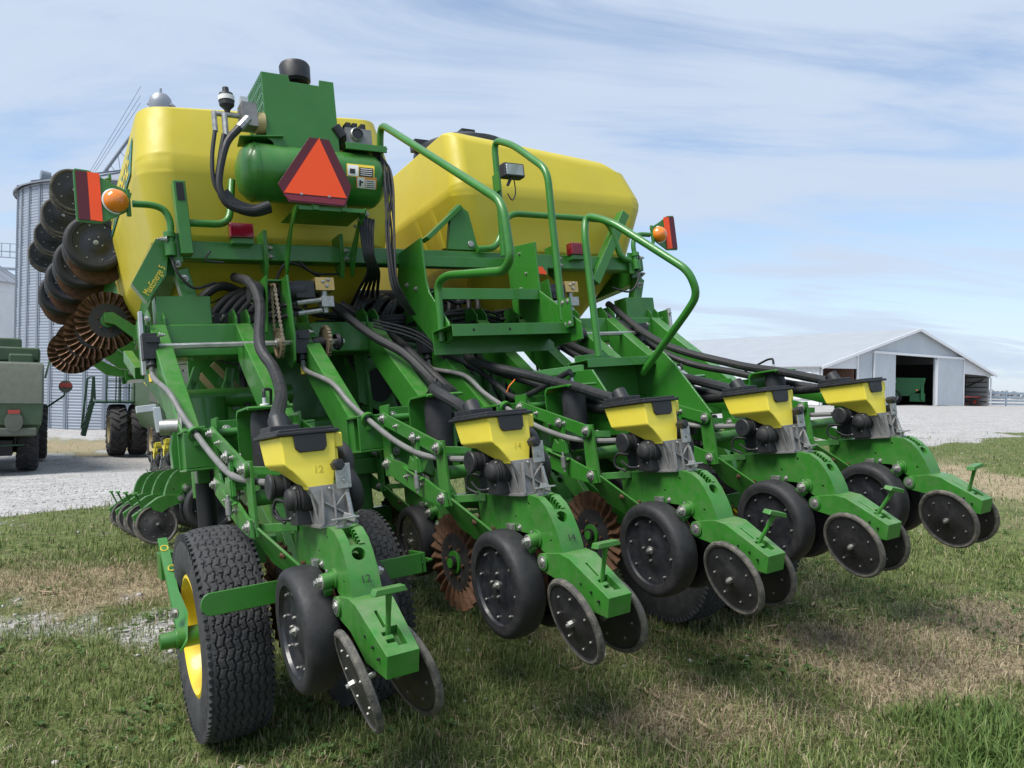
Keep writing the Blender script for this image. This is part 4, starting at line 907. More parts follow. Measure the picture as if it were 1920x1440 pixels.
    b.use('rubber'); b.lathe([(-.138, .001), (-.138, .012), (-.132, .03), (-.125, .036), (-.115, .038), (-.110, .045), (-.106, .041), (-.10, .047), (-.096, .043), (-.09, .050), (-.06, .050), (-.05, .042), (-.02, .038), (-.02, .001)], (0, 2.545, -.135), (1, 0, 0), 28)
    b.use('black_plastic'); b.bb(-.11, -.06, 2.52, 2.60, -.22, -.16); b.bb(-.10, -.05, 2.60, 2.68, -.215, -.12)
    for (y, z) in ((2.52, -.10), (2.57, -.17), (2.54, -.185), (2.60, -.2), (2.585, -.105)): b.bolt((-.105, y, z), (-1, 0, 0), .006, .006, False)
    b.use('hose').curve([(-.10, 2.66, -.15), (-.12, 2.72, -.14), (-.125, 2.74, -.19), (-.10, 2.70, -.22)], .006, 7)
    b.curve([(-.09, 2.58, -.2), (-.13, 2.63, -.2), (-.135, 2.68, -.17)], .005, 7)
    b.build('meter_drive', u, off=UO, bevel=.0015)
    b = MB().use('black_plastic'); b.cyl((.01, 2.446, -.038), (.008, 2.405, -.036), .020, 6); b.cyl((.008, 2.406, -.036), (.008, 2.400, -.036), .014, 12)
    b.build('meter_knob', u, off=UO, bevel=.002)
    b = MB().use('hose'); b.curve([(.06, 2.52, -.10), (.085, 2.55, -.02), (.09, 2.66, .03), (.085, 2.85, .07), (.09, 3.15, .09), (.10, 3.42, .20)], .026, 12)
    b.curve([(.06, 2.50, -.07), (.075, 2.48, -.12), (.08, 2.50, -.17), (.05, 2.54, -.18)], [.03]*25, 12)
    b.build('vacuum_hose', u, off=UO)
    b = MB().use('zinc'); b.bar((-.045, 2.372, -.206), (.045, 2.372, -.206), .016, .006); b.cyl((0, 2.378, -.206), (0, 2.388, -.25), .006, 8); b.bar((-.025, 2.39, -.232), (.025, 2.39, -.232), .018, .010)
    b.build('depth_handle', u, off=UO, bevel=.002)
    return u
U0 = make_unit()
def place_unit(o, x, dy=0., dz=0.): o.parent = planter; o.location = Vector((x, 2.8+dy, dz))-OFF
units = []
for k in range(5):
    u = U0 if k == 0 else copy_tree(U0, planter)
    place_unit(u, X1+SP*k); units.append(u)
tilts = [(0, 0), (2, 0), (24, -16), (34, -14), (8, 6)]
for u, (tx, ty) in zip(units, tilts):
    h = next(c for c in u.children if c.name.startswith('down_force_handle'))
    if tx: h.matrix_local = Matrix.Translation(Vector((0, 2.085, -.53))-UO) @ Matrix.Rotation(R(-ty), 4, 'Y') @ Matrix.Rotation(R(tx*.5), 4, 'X') @ Matrix.Translation(UO-Vector((0, 2.085, -.53)))
for k in range(5):                                    # second rank ahead, set half a row over
    place_unit(copy_tree(U0, planter), X1+.381+SP*k, 1.634)
# left wing folded forward: one rank hangs with its tail up, one rank points outward
def wing_unit(M3, anchor_local, at):
    c = copy_tree(U0, planter); t = Vector(at)-OFF - M3 @ (Vector(anchor_local)-UO)
    c.matrix_local = Matrix.Translation(t) @ M3.to_4x4(); return c
a = R(3.5)
M_up = Matrix(((0, math.sin(a), math.cos(a)), (-1, 0, 0), (0, -math.cos(a), math.sin(a))))
base = P(203, 600, d=5.6)
for k in range(4):
    c = wing_unit(M_up, (.0, 3.095, -.533), base + Vector((-.048*k, .74*k, .035*k)))
    for ch in c.children:
        if ch.name.startswith('coulter_blade'): ch.data = COULT_S
M_out = Matrix(((0, 1, 0), (-1, 0, 0), (0, 0, 1)))
base = P(238, 966, d=7.9)
for k in range(4): wing_unit(M_out, (0, 2.16, -.648), base + Vector((0, -.762*k, 0)))
# ================================================================== frame of the planter
TBY0, TBY1, TBZ0, TBZ1 = 4.35, 4.53, .592, .772
def hollow(mb, x0, x1, y0, y1, z0, z1, t=.012):     # square tube along X, open ends
    mb.bb(x0, x1, y0, y1, z1-t, z1); mb.bb(x0, x1, y0, y1, z0, z0+t); mb.bb(x0, x1, y0, y0+t, z0+t, z1-t); mb.bb(x0, x1, y1-t, y1, z0+t, z1-t); return mb
for x0, x1 in ((.515, 1.80), (2.85, 4.16)):
    b = MB().use('green'); b.bb(x0, x1, TBY0, TBY1, TBZ0, TBZ1); tb = pbuild(b, 'toolbar', .012, seg=3)
    e = x0 if x0 < 2 else x1; sgn = -1 if x0 < 2 else 1
    b = MB().use('green'); b.bb(e, e+sgn*.012, TBY0-.03, TBY1+.03, TBZ0-.06, TBZ1+.05)
    b.use('galv').bb(e+sgn*.012, e+sgn*.03, TBY0-.05, TBY0-.01, TBZ0-.09, TBZ1+.06)
    for z in (TBZ0-.05, TBZ1+.02): b.bolt((e+.01, TBY0-.05, z), (0, -1, 0), .01, .014)
    sub(b, 'end_plate', tb, .003)
# mounting tube and the two sloping beams of each row
for k in range(5):
    x = X1+SP*k
    b = MB().use('green'); hollow(b, x-.29, x+.27, 3.447, 3.62, -.012, .163); pbuild(b, 'mounting_tube', .004)
    for dx, ww in ((-.235, .085), (.20, .085)):
        b = MB().use('green')
        b.prism([(4.347, .770), (4.347, .56), (4.25, .47), (3.66, -.008), (3.55, -.008), (3.55, .160), (3.60, .168), (4.10, .56)], x+dx-ww/2, x+dx+ww/2)
        bm = pbuild(b, 'mounting_beam', .006)
        b = MB().use('green')
        for s in (-1, 1): b.prism([(4.34, .60), (4.34, .80), (4.40, .86), (4.52, .86), (4.54, .774), (4.348, .774), (4.348, .60)], x+dx+s*.035-.005, x+dx+s*.035+.005)
        sub(b, 'clamp_rib', bm, .002)
for k in range(5):                                   # second rank mounts on a lower bar ahead
    pass
b = MB().use('green'); b.bb(1.0, 4.3, 5.08, 5.25, -.012, .163); pbuild(b, 'front_bar', .012)
# grey cable drive for each row: gearbox on the shaft, cable down to the row unit
for k in range(5):
    x = X1+SP*k
    if k == 2: gx, gz = x-.30, .60
    else: gx, gz = (x-.30 if k < 3 else x-.1), .625
    b = MB().use('black_plastic'); b.bb(gx-.035, gx+.035, 4.16, 4.25, gz-.06, gz+.07); b.cyl((gx, 4.20, gz-.05), (gx, 4.18, gz-.10), .025, 12); b.bb(gx-.02, gx+.045, 4.15, 4.2, gz+.02, gz+.05)
    b.bolt((gx+.045, 4.17, gz+.06), (1, 0, 0), .01, .02)
    g = pbuild(b, 'cable_gearbox', .006)
    c0 = Vector((gx, 4.18, gz-.10))
    b = MB().use('label_yellow').cyl(c0+Vector((0, -.004, -.035)), c0+Vector((0, -.008, -.075)), .0165, 12)
    b.use('hose_grey').curve([c0, c0+Vector((.0, -.05, -.06)), *[P(a_, b_, X=X1+SP+o_)+Vector((SP*(k-1), 0, 0)) for a_, b_, o_ in ((622, 718, -.285), (655, 755, -.262), (690, 786, -.24), (740, 826, -.215), (790, 852, -.20))], Vector((x-.15, 2.85, -.07)), Vector((x-.12, 2.70, -.08))], .0128, 10)
    sub(b, 'drive_cable', g)
    lq = P(690, 786, X=X1+SP-.24)+Vector((SP*(k-1), 0, 0)); b = MB().use('green').lathe([(-.012, .024), (-.012, .033), (.012, .033), (.012, .024)], lq, (.05, 1, .45), 18, closed=True); b.bar(lq-Vector((0, 0, .05)), lq-Vector((0, 0, .03)), .02, .02)
    sub(b, 'cable_loop', g)
# hex drive shafts with sprockets, chain case, motors (left, mirrored on the right)
def drive(x0, x1, xs, xc, right):
    b = MB().use('steel'); b.cyl((x0, 4.20, .63), (x1, 4.20, .63), .015, 6); sh = pbuild(b, 'drive_shaft')
    for xx, ry in ((xs, .085), (xc, .075)):
        b = MB().use('chain'); nT = 26; pr = []
        vs = []
        for i in range(nT*2):
            t = 2*math.pi*i/(nT*2); r = ry+(.008 if i % 2 else -.004); vs.append((r*math.cos(t), r*math.sin(t)))
        b.prism([(4.20+a_, .63+b_) for a_, b_ in vs], xx-.005, xx+.005); b.use('zinc').cyl((xx-.02, 4.2, .63), (xx+.02, 4.2, .63), .028, 14)
        b.use('chain')
        for i in range(nT):
            t = 2*math.pi*i/nT; rr = ry+.003
            b.box((xx, 4.2+rr*math.cos(t), .63+rr*math.sin(t)), (.02, .010, .015), Matrix.Rotation(t, 3, 'X'))
        sub(b, 'sprocket', sh)
    # chain up to the motor
    b = MB().use('chain'); top = Vector((xc, 4.22, .93)); bot = Vector((xc, 4.2, .63)); r1, r2 = .032, .08
    for s, o_ in ((-1, 0), (1, 0)):
        p0 = bot+Vector((0, s*r2, 0)); p1 = top+Vector((0, s*r1, 0)); n = 24
        for i in range(n):
            p = p0.lerp(p1, i/n); b.box(p, (.018 if i % 2 else .010, .010, .012), Matrix.Rotation(R(8*s), 3, 'X'))
    for i in range(10):
        t = math.pi*i/9; b.box(top+Vector((0, r1*math.cos(t), r1*math.sin(t))), (.018 if i % 2 else .01, .010, .012), Matrix.Rotation(t, 3, 'X'))
    sub(b, 'drive_chain', sh, angle=20)
    b = MB().use('green'); xg = xc+.055
    b.prism([(4.10, .66), (4.14, 1.0), (4.30, 1.0), (4.31, .66), (4.27, .52), (4.20, .49), (4.13, .52)], xg, xg+.012)
    b.prism([(4.16, 1.0), (4.30, 1.0), (4.30, .70), (4.24, .70)], xc-.05, xc-.04); b.bb(xc-.05, xg, 4.24, 4.30, .985, .995)
    cc = pbuild(b, 'chain_bracket', .003)
    b = MB().use('black_plastic'); b.lathe([(0, .001), (0, .055), (.02, .062), (.05, .062), (.07, .05), (.07, .001)], (xc-.13, 4.24, .92), (1, 0, 0), 20)
    for i in range(8): t = 2*math.pi*i/8; b.bolt((xc-.13+.02, 4.24+.06*math.cos(t), .92+.06*math.sin(t)), (-1, 0, 0), .006, .01, False)
    sub(b, 'clutch', cc, .003)
    b = MB().use('black_plastic'); b.cyl((xg+.02, 4.24, .93), (xg+.12, 4.24, .93), .055, 12); b.bb(xg+.06, xg+.17, 4.19, 4.29, .88, .98); sub(b, 'hydraulic_motor', cc, .006)
    b = MB().use('gold'); b.bb(xg+.175, xg+.285, 4.19, 4.28, .925, 1.0)
    for z, x_ in ((.975, .22), (.95, .24), (.985, .25)): b.bolt((xg+x_, 4.19, z), (0, -1, 0), .012, .008, False)
    sub(b, 'valve_block', cc, .003)
    b = MB().use('zinc'); b.cyl((xg+.23, 4.22, .925), (xg+.23, 4.22, .80), .018, 10); b.bb(xg+.20, xg+.27, 4.18, 4.25, .83, .89)
    for z in (.87, .81): b.cyl((xg+.2, 4.2, z), (xg+.06, 4.19, z-.02), .014, 8); 
    b.use('hose')
    for z in (.87, .81): b.curve([(xg+.06, 4.19, z-.02), (xg-.02, 4.22, z-.03), (xg-.15, 4.6, z)], .011, 8)
    sub(b, 'hydraulic_fitting', cc)
    b = MB().use('black_plastic'); b.cyl((xg+.13, 4.2, .63), (xg+.2, 4.2, .63), .03, 14); b.lathe([(0, .045), (.02, .05), (.04, .03)], (xg+.26, 4.2, .63), (1, 0, 0), 18); sub(b, 'shaft_bearing', sh)
drive(.50, 1.53, 1.42, 1.16, False)
drive(2.70, 3.78, 3.12, 2.90, True)

# ---------------------------------------------------------------- centre frame and tank frame
b = MB().use('green'); b.bb(1.80, 2.88, 4.75, 5.05, .30, .60); cf = pbuild(b, 'centre_frame', .02)
b = MB().use('green')
for x in (1.78, 2.06, 2.62, 2.88): b.prism([(4.55, .80), (4.95, .95), (5.05, .5), (5.0, .05), (4.6, -.05), (4.5, .3)], x-.01, x+.01)
b.bb(1.5, 3.1, 4.9, 5.0, .02, .2); b.cyl((1.3, 4.75, .18), (3.3, 4.75, .18), .06, 18)
sub(b, 'gusset_plate', cf, .004)
b = MB().use('green'); b.prism([(1.72, .60), (2.0, .78), (2.72, .78), (2.9, .60), (2.9, .30), (2.55, .10), (2.1, .10), (1.72, .30)], 4.55, 4.58, 'xz')
for x in (1.86, 1.95, 2.03): b.bolt((x, 4.55, .2+.0), (0, -1, 0), .02, .02)
b.use('black_dark').prism([(1.86+.1*math.cos(t)*.9, .40+.11*math.sin(t)) for t in np.linspace(0, 2*math.pi, 20, endpoint=False)], 4.545, 4.549, 'xz')
sub(b, 'hitch_plate', cf, .003)
# yellow-cream central hydraulic cover pieces under the bar
b = MB().use('green'); b.prism([(1.25, .40), (1.62, .42), (1.62, .22), (1.30, .14)], 4.95, 5.2, 'xz'); b.bb(1.28, 1.75, 4.8, 5.1, .02, .16); sub(b, 'wheel_lift_box', cf, .01)
# wing structure at the left: truss, lower pipe and lift cylinder
pa = P(316, 752, Y=4.62)
b = MB().use('green'); b.cyl(pa, (1.32, 4.62, pa.z), .055, 20); wg = pbuild(b, 'wing_pipe')
for x0, y0, x1_, y1, x2_, y2 in ((370, 690, 362, 715, 352, 742), (432, 690, 428, 715, 418, 742)):
    q0, q1, q2 = P(x0, y0, Y=4.66), P(x1_, y1, Y=4.66), P(x2_, y2, Y=4.66)
    b = MB().use('green'); b.bar(q0, q1, .045, .05, (0, 1, 0)); b.bar(q1, q2, .045, .05, (0, 1, 0)); b.bar(q1, q1+Vector((.03, 0, -.17)), .045, .05, (0, 1, 0)); sub(b, 'truss_plate', wg, .003)
b = MB().use('green').bb(.80, 2.0, 4.90, 4.92, .16, .80); sub(b, 'web_plate', wg, .003)
for x0, y0, x1_, y1 in ((374, 702, 405, 738), (398, 682, 465, 748)):
    b = MB().use('ochre'); b.bar(P(x0, y0, Y=4.72), P(x1_, y1, Y=4.72), .012, .035); sub(b, 'diagonal_bar', wg, .002)
b = MB().use('green'); pc = P(388, 765, Y=4.62); b.cyl((pc.x, 4.62, pa.z), (pc.x, 4.62, pa.z-.55), .11, 24); sub(b, 'lift_post', wg)
for x0, y0, x1_, y1, w_ in ((268, 690, 335, 785, .05), (300, 690, 345, 748, .04), (240, 668, 262, 700, .05)):
    b = MB().use('green'); b.bar(P(x0, y0, Y=5.1), P(x1_, y1, Y=4.7), w_, .07); sub(b, 'diagonal_brace', wg, .004)
pd = P(352, 850, Y=3.7); b = MB().use('green'); b.prism([(P(x, y, Y=3.66).x, P(x, y, Y=3.66).z) for x, y in ((325, 800), (352, 800), (365, 830), (352, 880), (325, 880), (320, 840))], 3.66, 3.72, 'xz'); lp = pbuild(b, 'lift_bracket', .004)
b = MB().use('green'); q0, q1 = P(362, 800, Y=3.6), P(395, 905, Y=3.6); b.bb(q0.x, q1.x, 3.6, 3.68, q1.z, q0.z); sub(b, 'cylinder_guard', lp, .006)
b = MB().use('label_yellow').quadplate([P(361, 815, Y=3.594), P(377, 850, Y=3.594), P(377, 875, Y=3.594)], .004); sub(b, 'warning_arrow', lp)
b = MB().use('black_dark'); q0 = P(384, 905, Y=3.72); b.cyl(q0+Vector((0, 0, .1)), q0+Vector((0, 0, -.32)), .042, 18); sub(b, 'cylinder_rod', lp)
q0 = P(300, 802, Y=3.7); q1 = P(336, 800, Y=3.68)
b = MB().use('zinc'); b.cyl(q0, q1, .035, 16); b.use('galv').bar(q0+Vector((0, 0, -.02)), q0+Vector((-.01, 0, .09)), .03, .04, (0, 1, 0)); b.bar(q0+Vector((-.01, 0, .09)), q0+Vector((-.09, 0, .085)), .03, .03); b.bolt(q1, (1, 0, 0), .045, .02); sub(b, 'pin', lp, .003)
# lift boxes for the wheels and dark frame members between the rows
for x0, x1_ in ((1.28, 1.78), (2.62, 3.0), (3.3, 3.6)):
    b = MB().use('green'); b.bb(x0, x1_, 4.62, 5.0, -.50, .08); lb = sub(b, 'wheel_module', cf, .02)
for z, y in ((-.10, 4.55), (.16, 4.62), (-.42, 4.7)):
    b = MB().use('green'); b.bb(.9, 3.9, y, y+.10, z-.05, z+.05); sub(b, 'cross_member', cf, .01)
# tank frame
UT0, UT1 = 4.36, 4.46
b = MB().use('green'); b.bb(.66, 4.02, UT0, UT1, 1.13, 1.232); tf = pbuild(b, 'tank_frame', .008)
for x, sx in ((.70, -1), (3.98, 1)):
    pl = [P(px_, py_, Y=4.36) for px_, py_ in ((292, 447), (318, 455), (312, 517), (277, 567), (247, 530))]
    b = MB().use('green')
    if sx < 0: b.prism([(p.x, p.z) for p in pl], 4.36, 4.44, 'xz')
    else: b.bar(P(1168, 402, Y=4.36), P(1112, 530, Y=4.36), .07, .08, (0, 1, 0))
    b.bar((.66 if sx < 0 else 4.014, 4.44, 1.12), (.72 if sx < 0 else 3.954, 6.3, 1.0), .10, .14)
    for z, d in ((1.10, .0), (1.02, -.03)): b.bolt((x+sx*d, 4.355, z), (0, -1, 0), .014, .03)
    sub(b, 'side_arm', tf, .006)
    b = MB().use('green'); b.bar((x+.02, 4.42, 1.08), (x+.09 if sx < 0 else x-.09, 4.42, .77), .075, .075, (0, 1, 0)); b.bb(x-.12, x+.16, 4.38, 4.52, .772, .93) if sx < 0 else b.bb(x-.16, x+.12, 4.38, 4.52, .772, .93)
    sub(b, 'leg', tf, .006)
    b = MB().use('green'); xx = .745 if sx < 0 else 3.93
    tl = -.06 if sx > 0 else .012
    if sx < 0:
        b.bar((xx, 4.33, 1.14), (xx-tl*1.2, 4.33, 1.54), .062, .08, (0, 1, 0)); sub(b, 'upright_tube', tf, .004)
        b = MB().use('black_dark'); b.bar((xx-tl*.9, 4.288, 1.43), (xx-tl*1.18, 4.288, 1.527), .036, .004, (0, 1, 0))
        sub(b, 'tube_opening', tf)
    b = MB().use('green'); s_ = 1 if sx < 0 else -1
    if sx < 0: b.tube([(.77, 4.33, 1.32), (.98, 4.33, 1.32), (1.03, 4.40, 1.60)], .02, 12, bend=.08)
    else: b.tube([(3.86, 4.33, 1.20), (3.78, 4.33, 1.22), (3.70, 4.33, 1.50), (2.82, 4.33, 1.50), (2.70, 4.33, 1.25), (2.55, 4.33, 1.24)], .022, 12, bend=.09)
    sub(b, 'tank_hoop', tf)
for x in (1.17, 1.62, 3.2):
    b = MB().use('green'); b.prism([(4.33, 1.30), (4.47, 1.30), (4.45, 1.10), (4.38, 1.04), (4.34, 1.10)], x-.012, x+.012)
    b.bolt((x+.012, 4.34, 1.2), (1, 0, 0), .012, .02); b.bolt((x+.012, 4.34, 1.15), (1, 0, 0), .012, .02); sub(b, 'tank_bracket', tf, .004)
b = MB().use('green'); b.prism([(2.35, 1.24), (2.40, 1.50), (2.46, 1.55), (2.53, 1.50), (2.58, 1.24)], 4.36, 4.40, 'xz'); b.bar((2.2, 4.38, 1.30), (2.47, 4.38, 1.53), .03, .09, (0, 1, 0))
b.use('zinc').cyl((2.52, 4.35, 1.28), (2.52, 4.37, 1.28), .022, 16); sub(b, 'tank_cradle', tf, .004)
# lettering on the left arm
me = text_mesh('MaxEmerge 5', 'lettering', .052, 'label_yellow')
o = bpy.data.objects.new('lettering', me); col.objects.link(o); o.parent = tf
p0, p1 = P(278, 545, Y=4.35), P(301, 507, Y=4.35); dx_ = (p1-p0).normalized(); nz = Vector((0, -1, 0)); dy_ = nz.cross(dx_)
o.matrix_local = Matrix.Translation((p0+p1)/2+Vector((0, -.006, 0))-OFF) @ Matrix((dx_, dy_, nz)).transposed().to_4x4() @ Matrix.Diagonal((.62, 1, 1, 1))

# ---------------------------------------------------------------- seed tanks
def tank(xc, xl_top, xr_top, xl, xr, xl_low, xr_low, name):
    pts = []; outer = -1 if xc < 2.3 else 1
    zl, zr = (2.075, 2.17) if outer < 0 else (2.17, 2.075)
    for y0, y1 in ((4.54, 6.55),): pts += [(xl_top-.03, y0, zl), (xl_top-.03, y1, zl), (xr_top+.03, y0, zr), (xr_top+.03, y1, zr)]
    if outer > 0: pts += [(4.13, 4.5, 1.93), (4.13, 6.6, 1.93)]
    for y0, y1, z, a_, c_ in ((4.44, 6.66, 1.70, xl-.02, xr+.02), (4.51, 6.60, 1.26, xl_low-.02, xr_low+.02), (4.95, 6.2, .82, xl_low+.22, xr_low-.22)):
        pts += [(a_, y0, z), (c_, y0, z), (a_, y1, z), (c_, y1, z)]
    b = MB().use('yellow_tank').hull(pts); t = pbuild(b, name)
    m = t.modifiers.new('bevel', 'BEVEL'); m.width = .15; m.segments = 8; m.limit_method = 'ANGLE'; m.angle_limit = R(10)
    t.data.polygons.foreach_set('use_smooth', [True]*len(t.data.polygons))
    wnm = t.modifiers.new('wn', 'WEIGHTED_NORMAL'); wnm.keep_sharp = False
    return t
t1 = tank(1.33, .625, 2.02, .575, 2.10, .64, 2.0, 'seed_tank')
t2 = tank(3.35, 2.58, 3.84, 2.53, 4.19, 2.66, 4.02, 'seed_tank')
for t, xc in ((t1, 1.66), (t2, 2.98)):
    b = MB().use('black_plastic'); b.lathe([(-.02, .38), (.13, .38), (.16, .37), (.17, .34), (.24, .20), (.255, .001)], (xc, 5.15, 2.10), (0, 0, 1), 40); b.bb(xc-.06, xc+.06, 5.0, 5.3, 2.34, 2.385); b.bb(xc-.42, xc-.30, 5.1, 5.2, 2.22, 2.30); sub(b, 'tank_lid', t, .006)
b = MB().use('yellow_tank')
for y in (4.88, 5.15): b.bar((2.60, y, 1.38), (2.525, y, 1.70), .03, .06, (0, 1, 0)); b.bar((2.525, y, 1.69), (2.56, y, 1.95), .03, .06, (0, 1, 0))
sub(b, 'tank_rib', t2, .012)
# decal on the outer side of the left tank
b = MB().use('decal_teal')
def side(y, z):                                        # point on the outer wall of the left tank
    k = (z-1.70)/(2.09-1.70); return (.553+(.594-.553)*k-.003, y, z)
b.quadplate([side(4.76, 1.72), side(4.76, 1.94), side(6.3, 1.90), side(6.3, 1.72)], .004); dc = sub(b, 'tank_decal', t1)
me = text_mesh('JOHN DEERE', 'lettering', .23, 'label_yellow')
o = bpy.data.objects.new('lettering', me); col.objects.link(o); o.parent = t1
up = (Vector(side(5, 1.93))-Vector(side(5, 1.72))).normalized(); ex = Vector((0, -1, 0)); nz = ex.cross(up)
o.matrix_local = Matrix.Translation(Vector(side(5.5, 1.82))+nz*.004-OFF) @ Matrix((ex, up, nz)).transposed().to_4x4()

# ---------------------------------------------------------------- air compressor, warning triangle
b = MB().use('green'); b.lathe([(-.425, .001), (-.42, .06), (-.40, .115), (-.365, .150), (-.34, .160), (.34, .160), (.365, .150), (.40, .115), (.42, .06), (.425, .001)], (1.435, 4.20, 1.585), (1, 0, 0), 40)
at = pbuild(b, 'air_tank')
b = MB().use('green'); b.lathe([(-.345, .1615), (-.335, .1635), (-.325, .1615)], (1.435, 4.20, 1.585), (1, 0, 0), 40); 
sub(b, 'weld_band', at, .003)
b = MB().use('green').bar((1.03, 4.18, 1.745), (1.26, 4.15, 1.76), .15, .008); sub(b, 'tank_saddle', at, .003)
b = MB().use('green').bar((1.62, 4.15, 1.75), (1.86, 4.15, 1.75), .16, .008); b.bb(1.60, 1.85, 4.06, 4.07, 1.72, 1.76); sub(b, 'tank_saddle', at, .003)
BX0, BX1, BY0, BY1, BZ0, BZ1 = 1.165, 1.575, 4.10, 4.44, 1.70, 2.125
b = MB().use('green')
b.prism([(BX0, BZ0+.05), (BX0+.03, BZ0+.03), (BX0+.04, BZ0), (BX1, BZ0), (BX1, BZ1), (BX1-.085, BZ1), (BX1-.09, BZ1-.035), (BX0+.155, BZ1-.035), (BX0+.15, BZ1), (BX0, BZ1)], BY0, BY0+.006, 'xz')
en = pbuild(b, 'compressor_cover', .003)
b = MB().use('green'); b.bb(BX0, BX1, BY1-.006, BY1, BZ0, BZ1); b.bb(BX1-.006, BX1, BY0+.006, BY1-.006, BZ0, BZ1-.03)
for i in range(12): y = BY0+.012+(BY1-BY0-.024)*i/11; b.bb(BX0, BX0+.006, y-.006, y+.006, BZ0+.05, BZ1)
for z in np.linspace(BZ0+.1, BZ1-.01, 7): b.bb(BX0, BX0+.005, BY0+.006, BY1-.006, z-.008, z+.008)
b.bb(BX0-.06, BX0+.02, BY0, BY0+.30, BZ0+.05, BZ0+.06)
sub(b, 'grille', en)
b = MB().use('black_dark'); b.bb(BX0+.04, BX1-.02, BY0+.02, BY1-.02, BZ0+.01, BZ1-.06); sub(b, 'compressor', en, .01)
b = MB().use('black_plastic'); b.cyl((1.40, 4.24, 2.05), (1.40, 4.24, 2.16), .03, 14); b.lathe([(0, .001), (.0, .07), (.015, .085), (.10, .088), (.115, .08), (.115, .001)], (1.40, 4.24, 2.15), (0, 0, 1), 36); sub(b, 'air_filter', en)
# accumulator and fittings
A0 = P(426, 205, Y=4.12)
b = MB().use('black_plastic'); b.lathe([(-.02, .001), (-.02, .012), (0, .018), (.02, .038), (.06, .042), (.085, .036), (.095, .018), (.12, .016), (.125, .001)], A0, (0, 0, 1), 20); b.use('white_paint').lathe([(.045, .0425), (.07, .0425)], A0, (0, 0, 1), 20)
ac = pbuild(b, 'accumulator')
b = MB().use('zinc'); b.cyl(A0+Vector((-.07, 0, -.03)), A0+Vector((.06, 0, -.03)), .014, 10); b.cyl(A0+Vector((-.07, 0, -.02)), A0+Vector((-.07, 0, -.13)), .014, 8); b.cyl(A0+Vector((-.02, -.01, -.03)), A0+Vector((-.02, -.01, -.15)), .016, 8)
b.use('alu').bb(1.04, 1.12, 4.08, 4.18, 1.80, 1.93); b.use('ochre').cyl((1.12, 4.14, 1.84), (1.165, 4.14, 1.84), .06, 18); b.use('galv').bb(1.05, 1.09, 4.13, 4.17, 1.93, 1.98)
h0 = P(465, 222, Y=4.06); b.use('zinc').tube([h0, P(448, 240, Y=4.05)], .022, 8)
sub(b, 'fitting', ac)
for n_, pts, r in (('hydraulic_hose', [(448, 240), (425, 268), (412, 320), (412, 355), (430, 385), (470, 395), (505, 385)], .02), ('hydraulic_hose', [(403, 245), (398, 290), (400, 335), (412, 362), (440, 388), (480, 395)], .011), ('hydraulic_hose', [(420, 252), (412, 300), (410, 345), (422, 372), (460, 392)], .013)):
    b = MB().use('hose').curve([P(x, y, Y=4.04+.0004*i) for i, (x, y) in enumerate(pts)], r, 10); pbuild(b, n_)
b = MB().use('black_plastic'); b.curve([P(x, y, Y=4.08) for x, y in ((418, 362), (440, 384), (475, 395), (505, 388))], .034, 10); pbuild(b, 'hose_wrap')
# triangle
SY = 4.0
def smv(pts): return [tuple(P(x, y, Y=SY)[i] for i in (0, 2)) for x, y in pts]
b = MB().use('dark_red').prism(smv([(580, 257), (617, 262), (659, 350), (648, 388), (541, 378), (521, 344)]), SY, SY+.006, 'xz'); sg = pbuild(b, 'warning_triangle', .001)
b = MB().use('orange').prism(smv([(598, 259), (650, 372), (532, 361)]), SY-.003, SY-.0005, 'xz'); sub(b, 'orange_panel', sg)
b = MB().use('retro_red').prism(smv([(531, 364), (649, 375), (645, 385), (543, 375)]), SY-.003, SY-.0005, 'xz'); sub(b, 'reflective_strip', sg)
b = MB()
for x, y in ((565, 364), (617, 369)): b.bolt(P(x, y, Y=SY), (0, -1, 0), .008, .005, False)
sub(b, 'sign_bolt', sg)
b = MB().use('green'); z = P(590, 385, Y=SY).z
b.prism([(4.02, z-.005), (4.02, z+.01), (4.10, z+.01), (4.34, 1.16), (4.34, 1.03), (4.30, 1.06), (4.16, z-.09)], 1.27, 1.28); b.prism([(4.02, z-.005), (4.02, z+.01), (4.10, z+.01), (4.34, 1.16), (4.34, 1.03), (4.30, 1.06), (4.16, z-.09)], 1.66, 1.67)
b.bb(1.27, 1.67, 4.02, 4.34, z-.004, z+.004); b.bb(1.28, 1.66, 4.02, 4.03, z-.02, z); b.bb(1.36, 1.39, 4.01, 4.05, z-.02, z+.12); b.bb(1.52, 1.55, 4.01, 4.05, z-.02, z+.12)
for y, zz in ((4.06, -.01), (4.12, -.03), (4.18, -.05)): b.bolt((1.66, y, z+zz), (-1, 0, 0), .01, .01, False)
sub(b, 'sign_bracket', sg, .003)
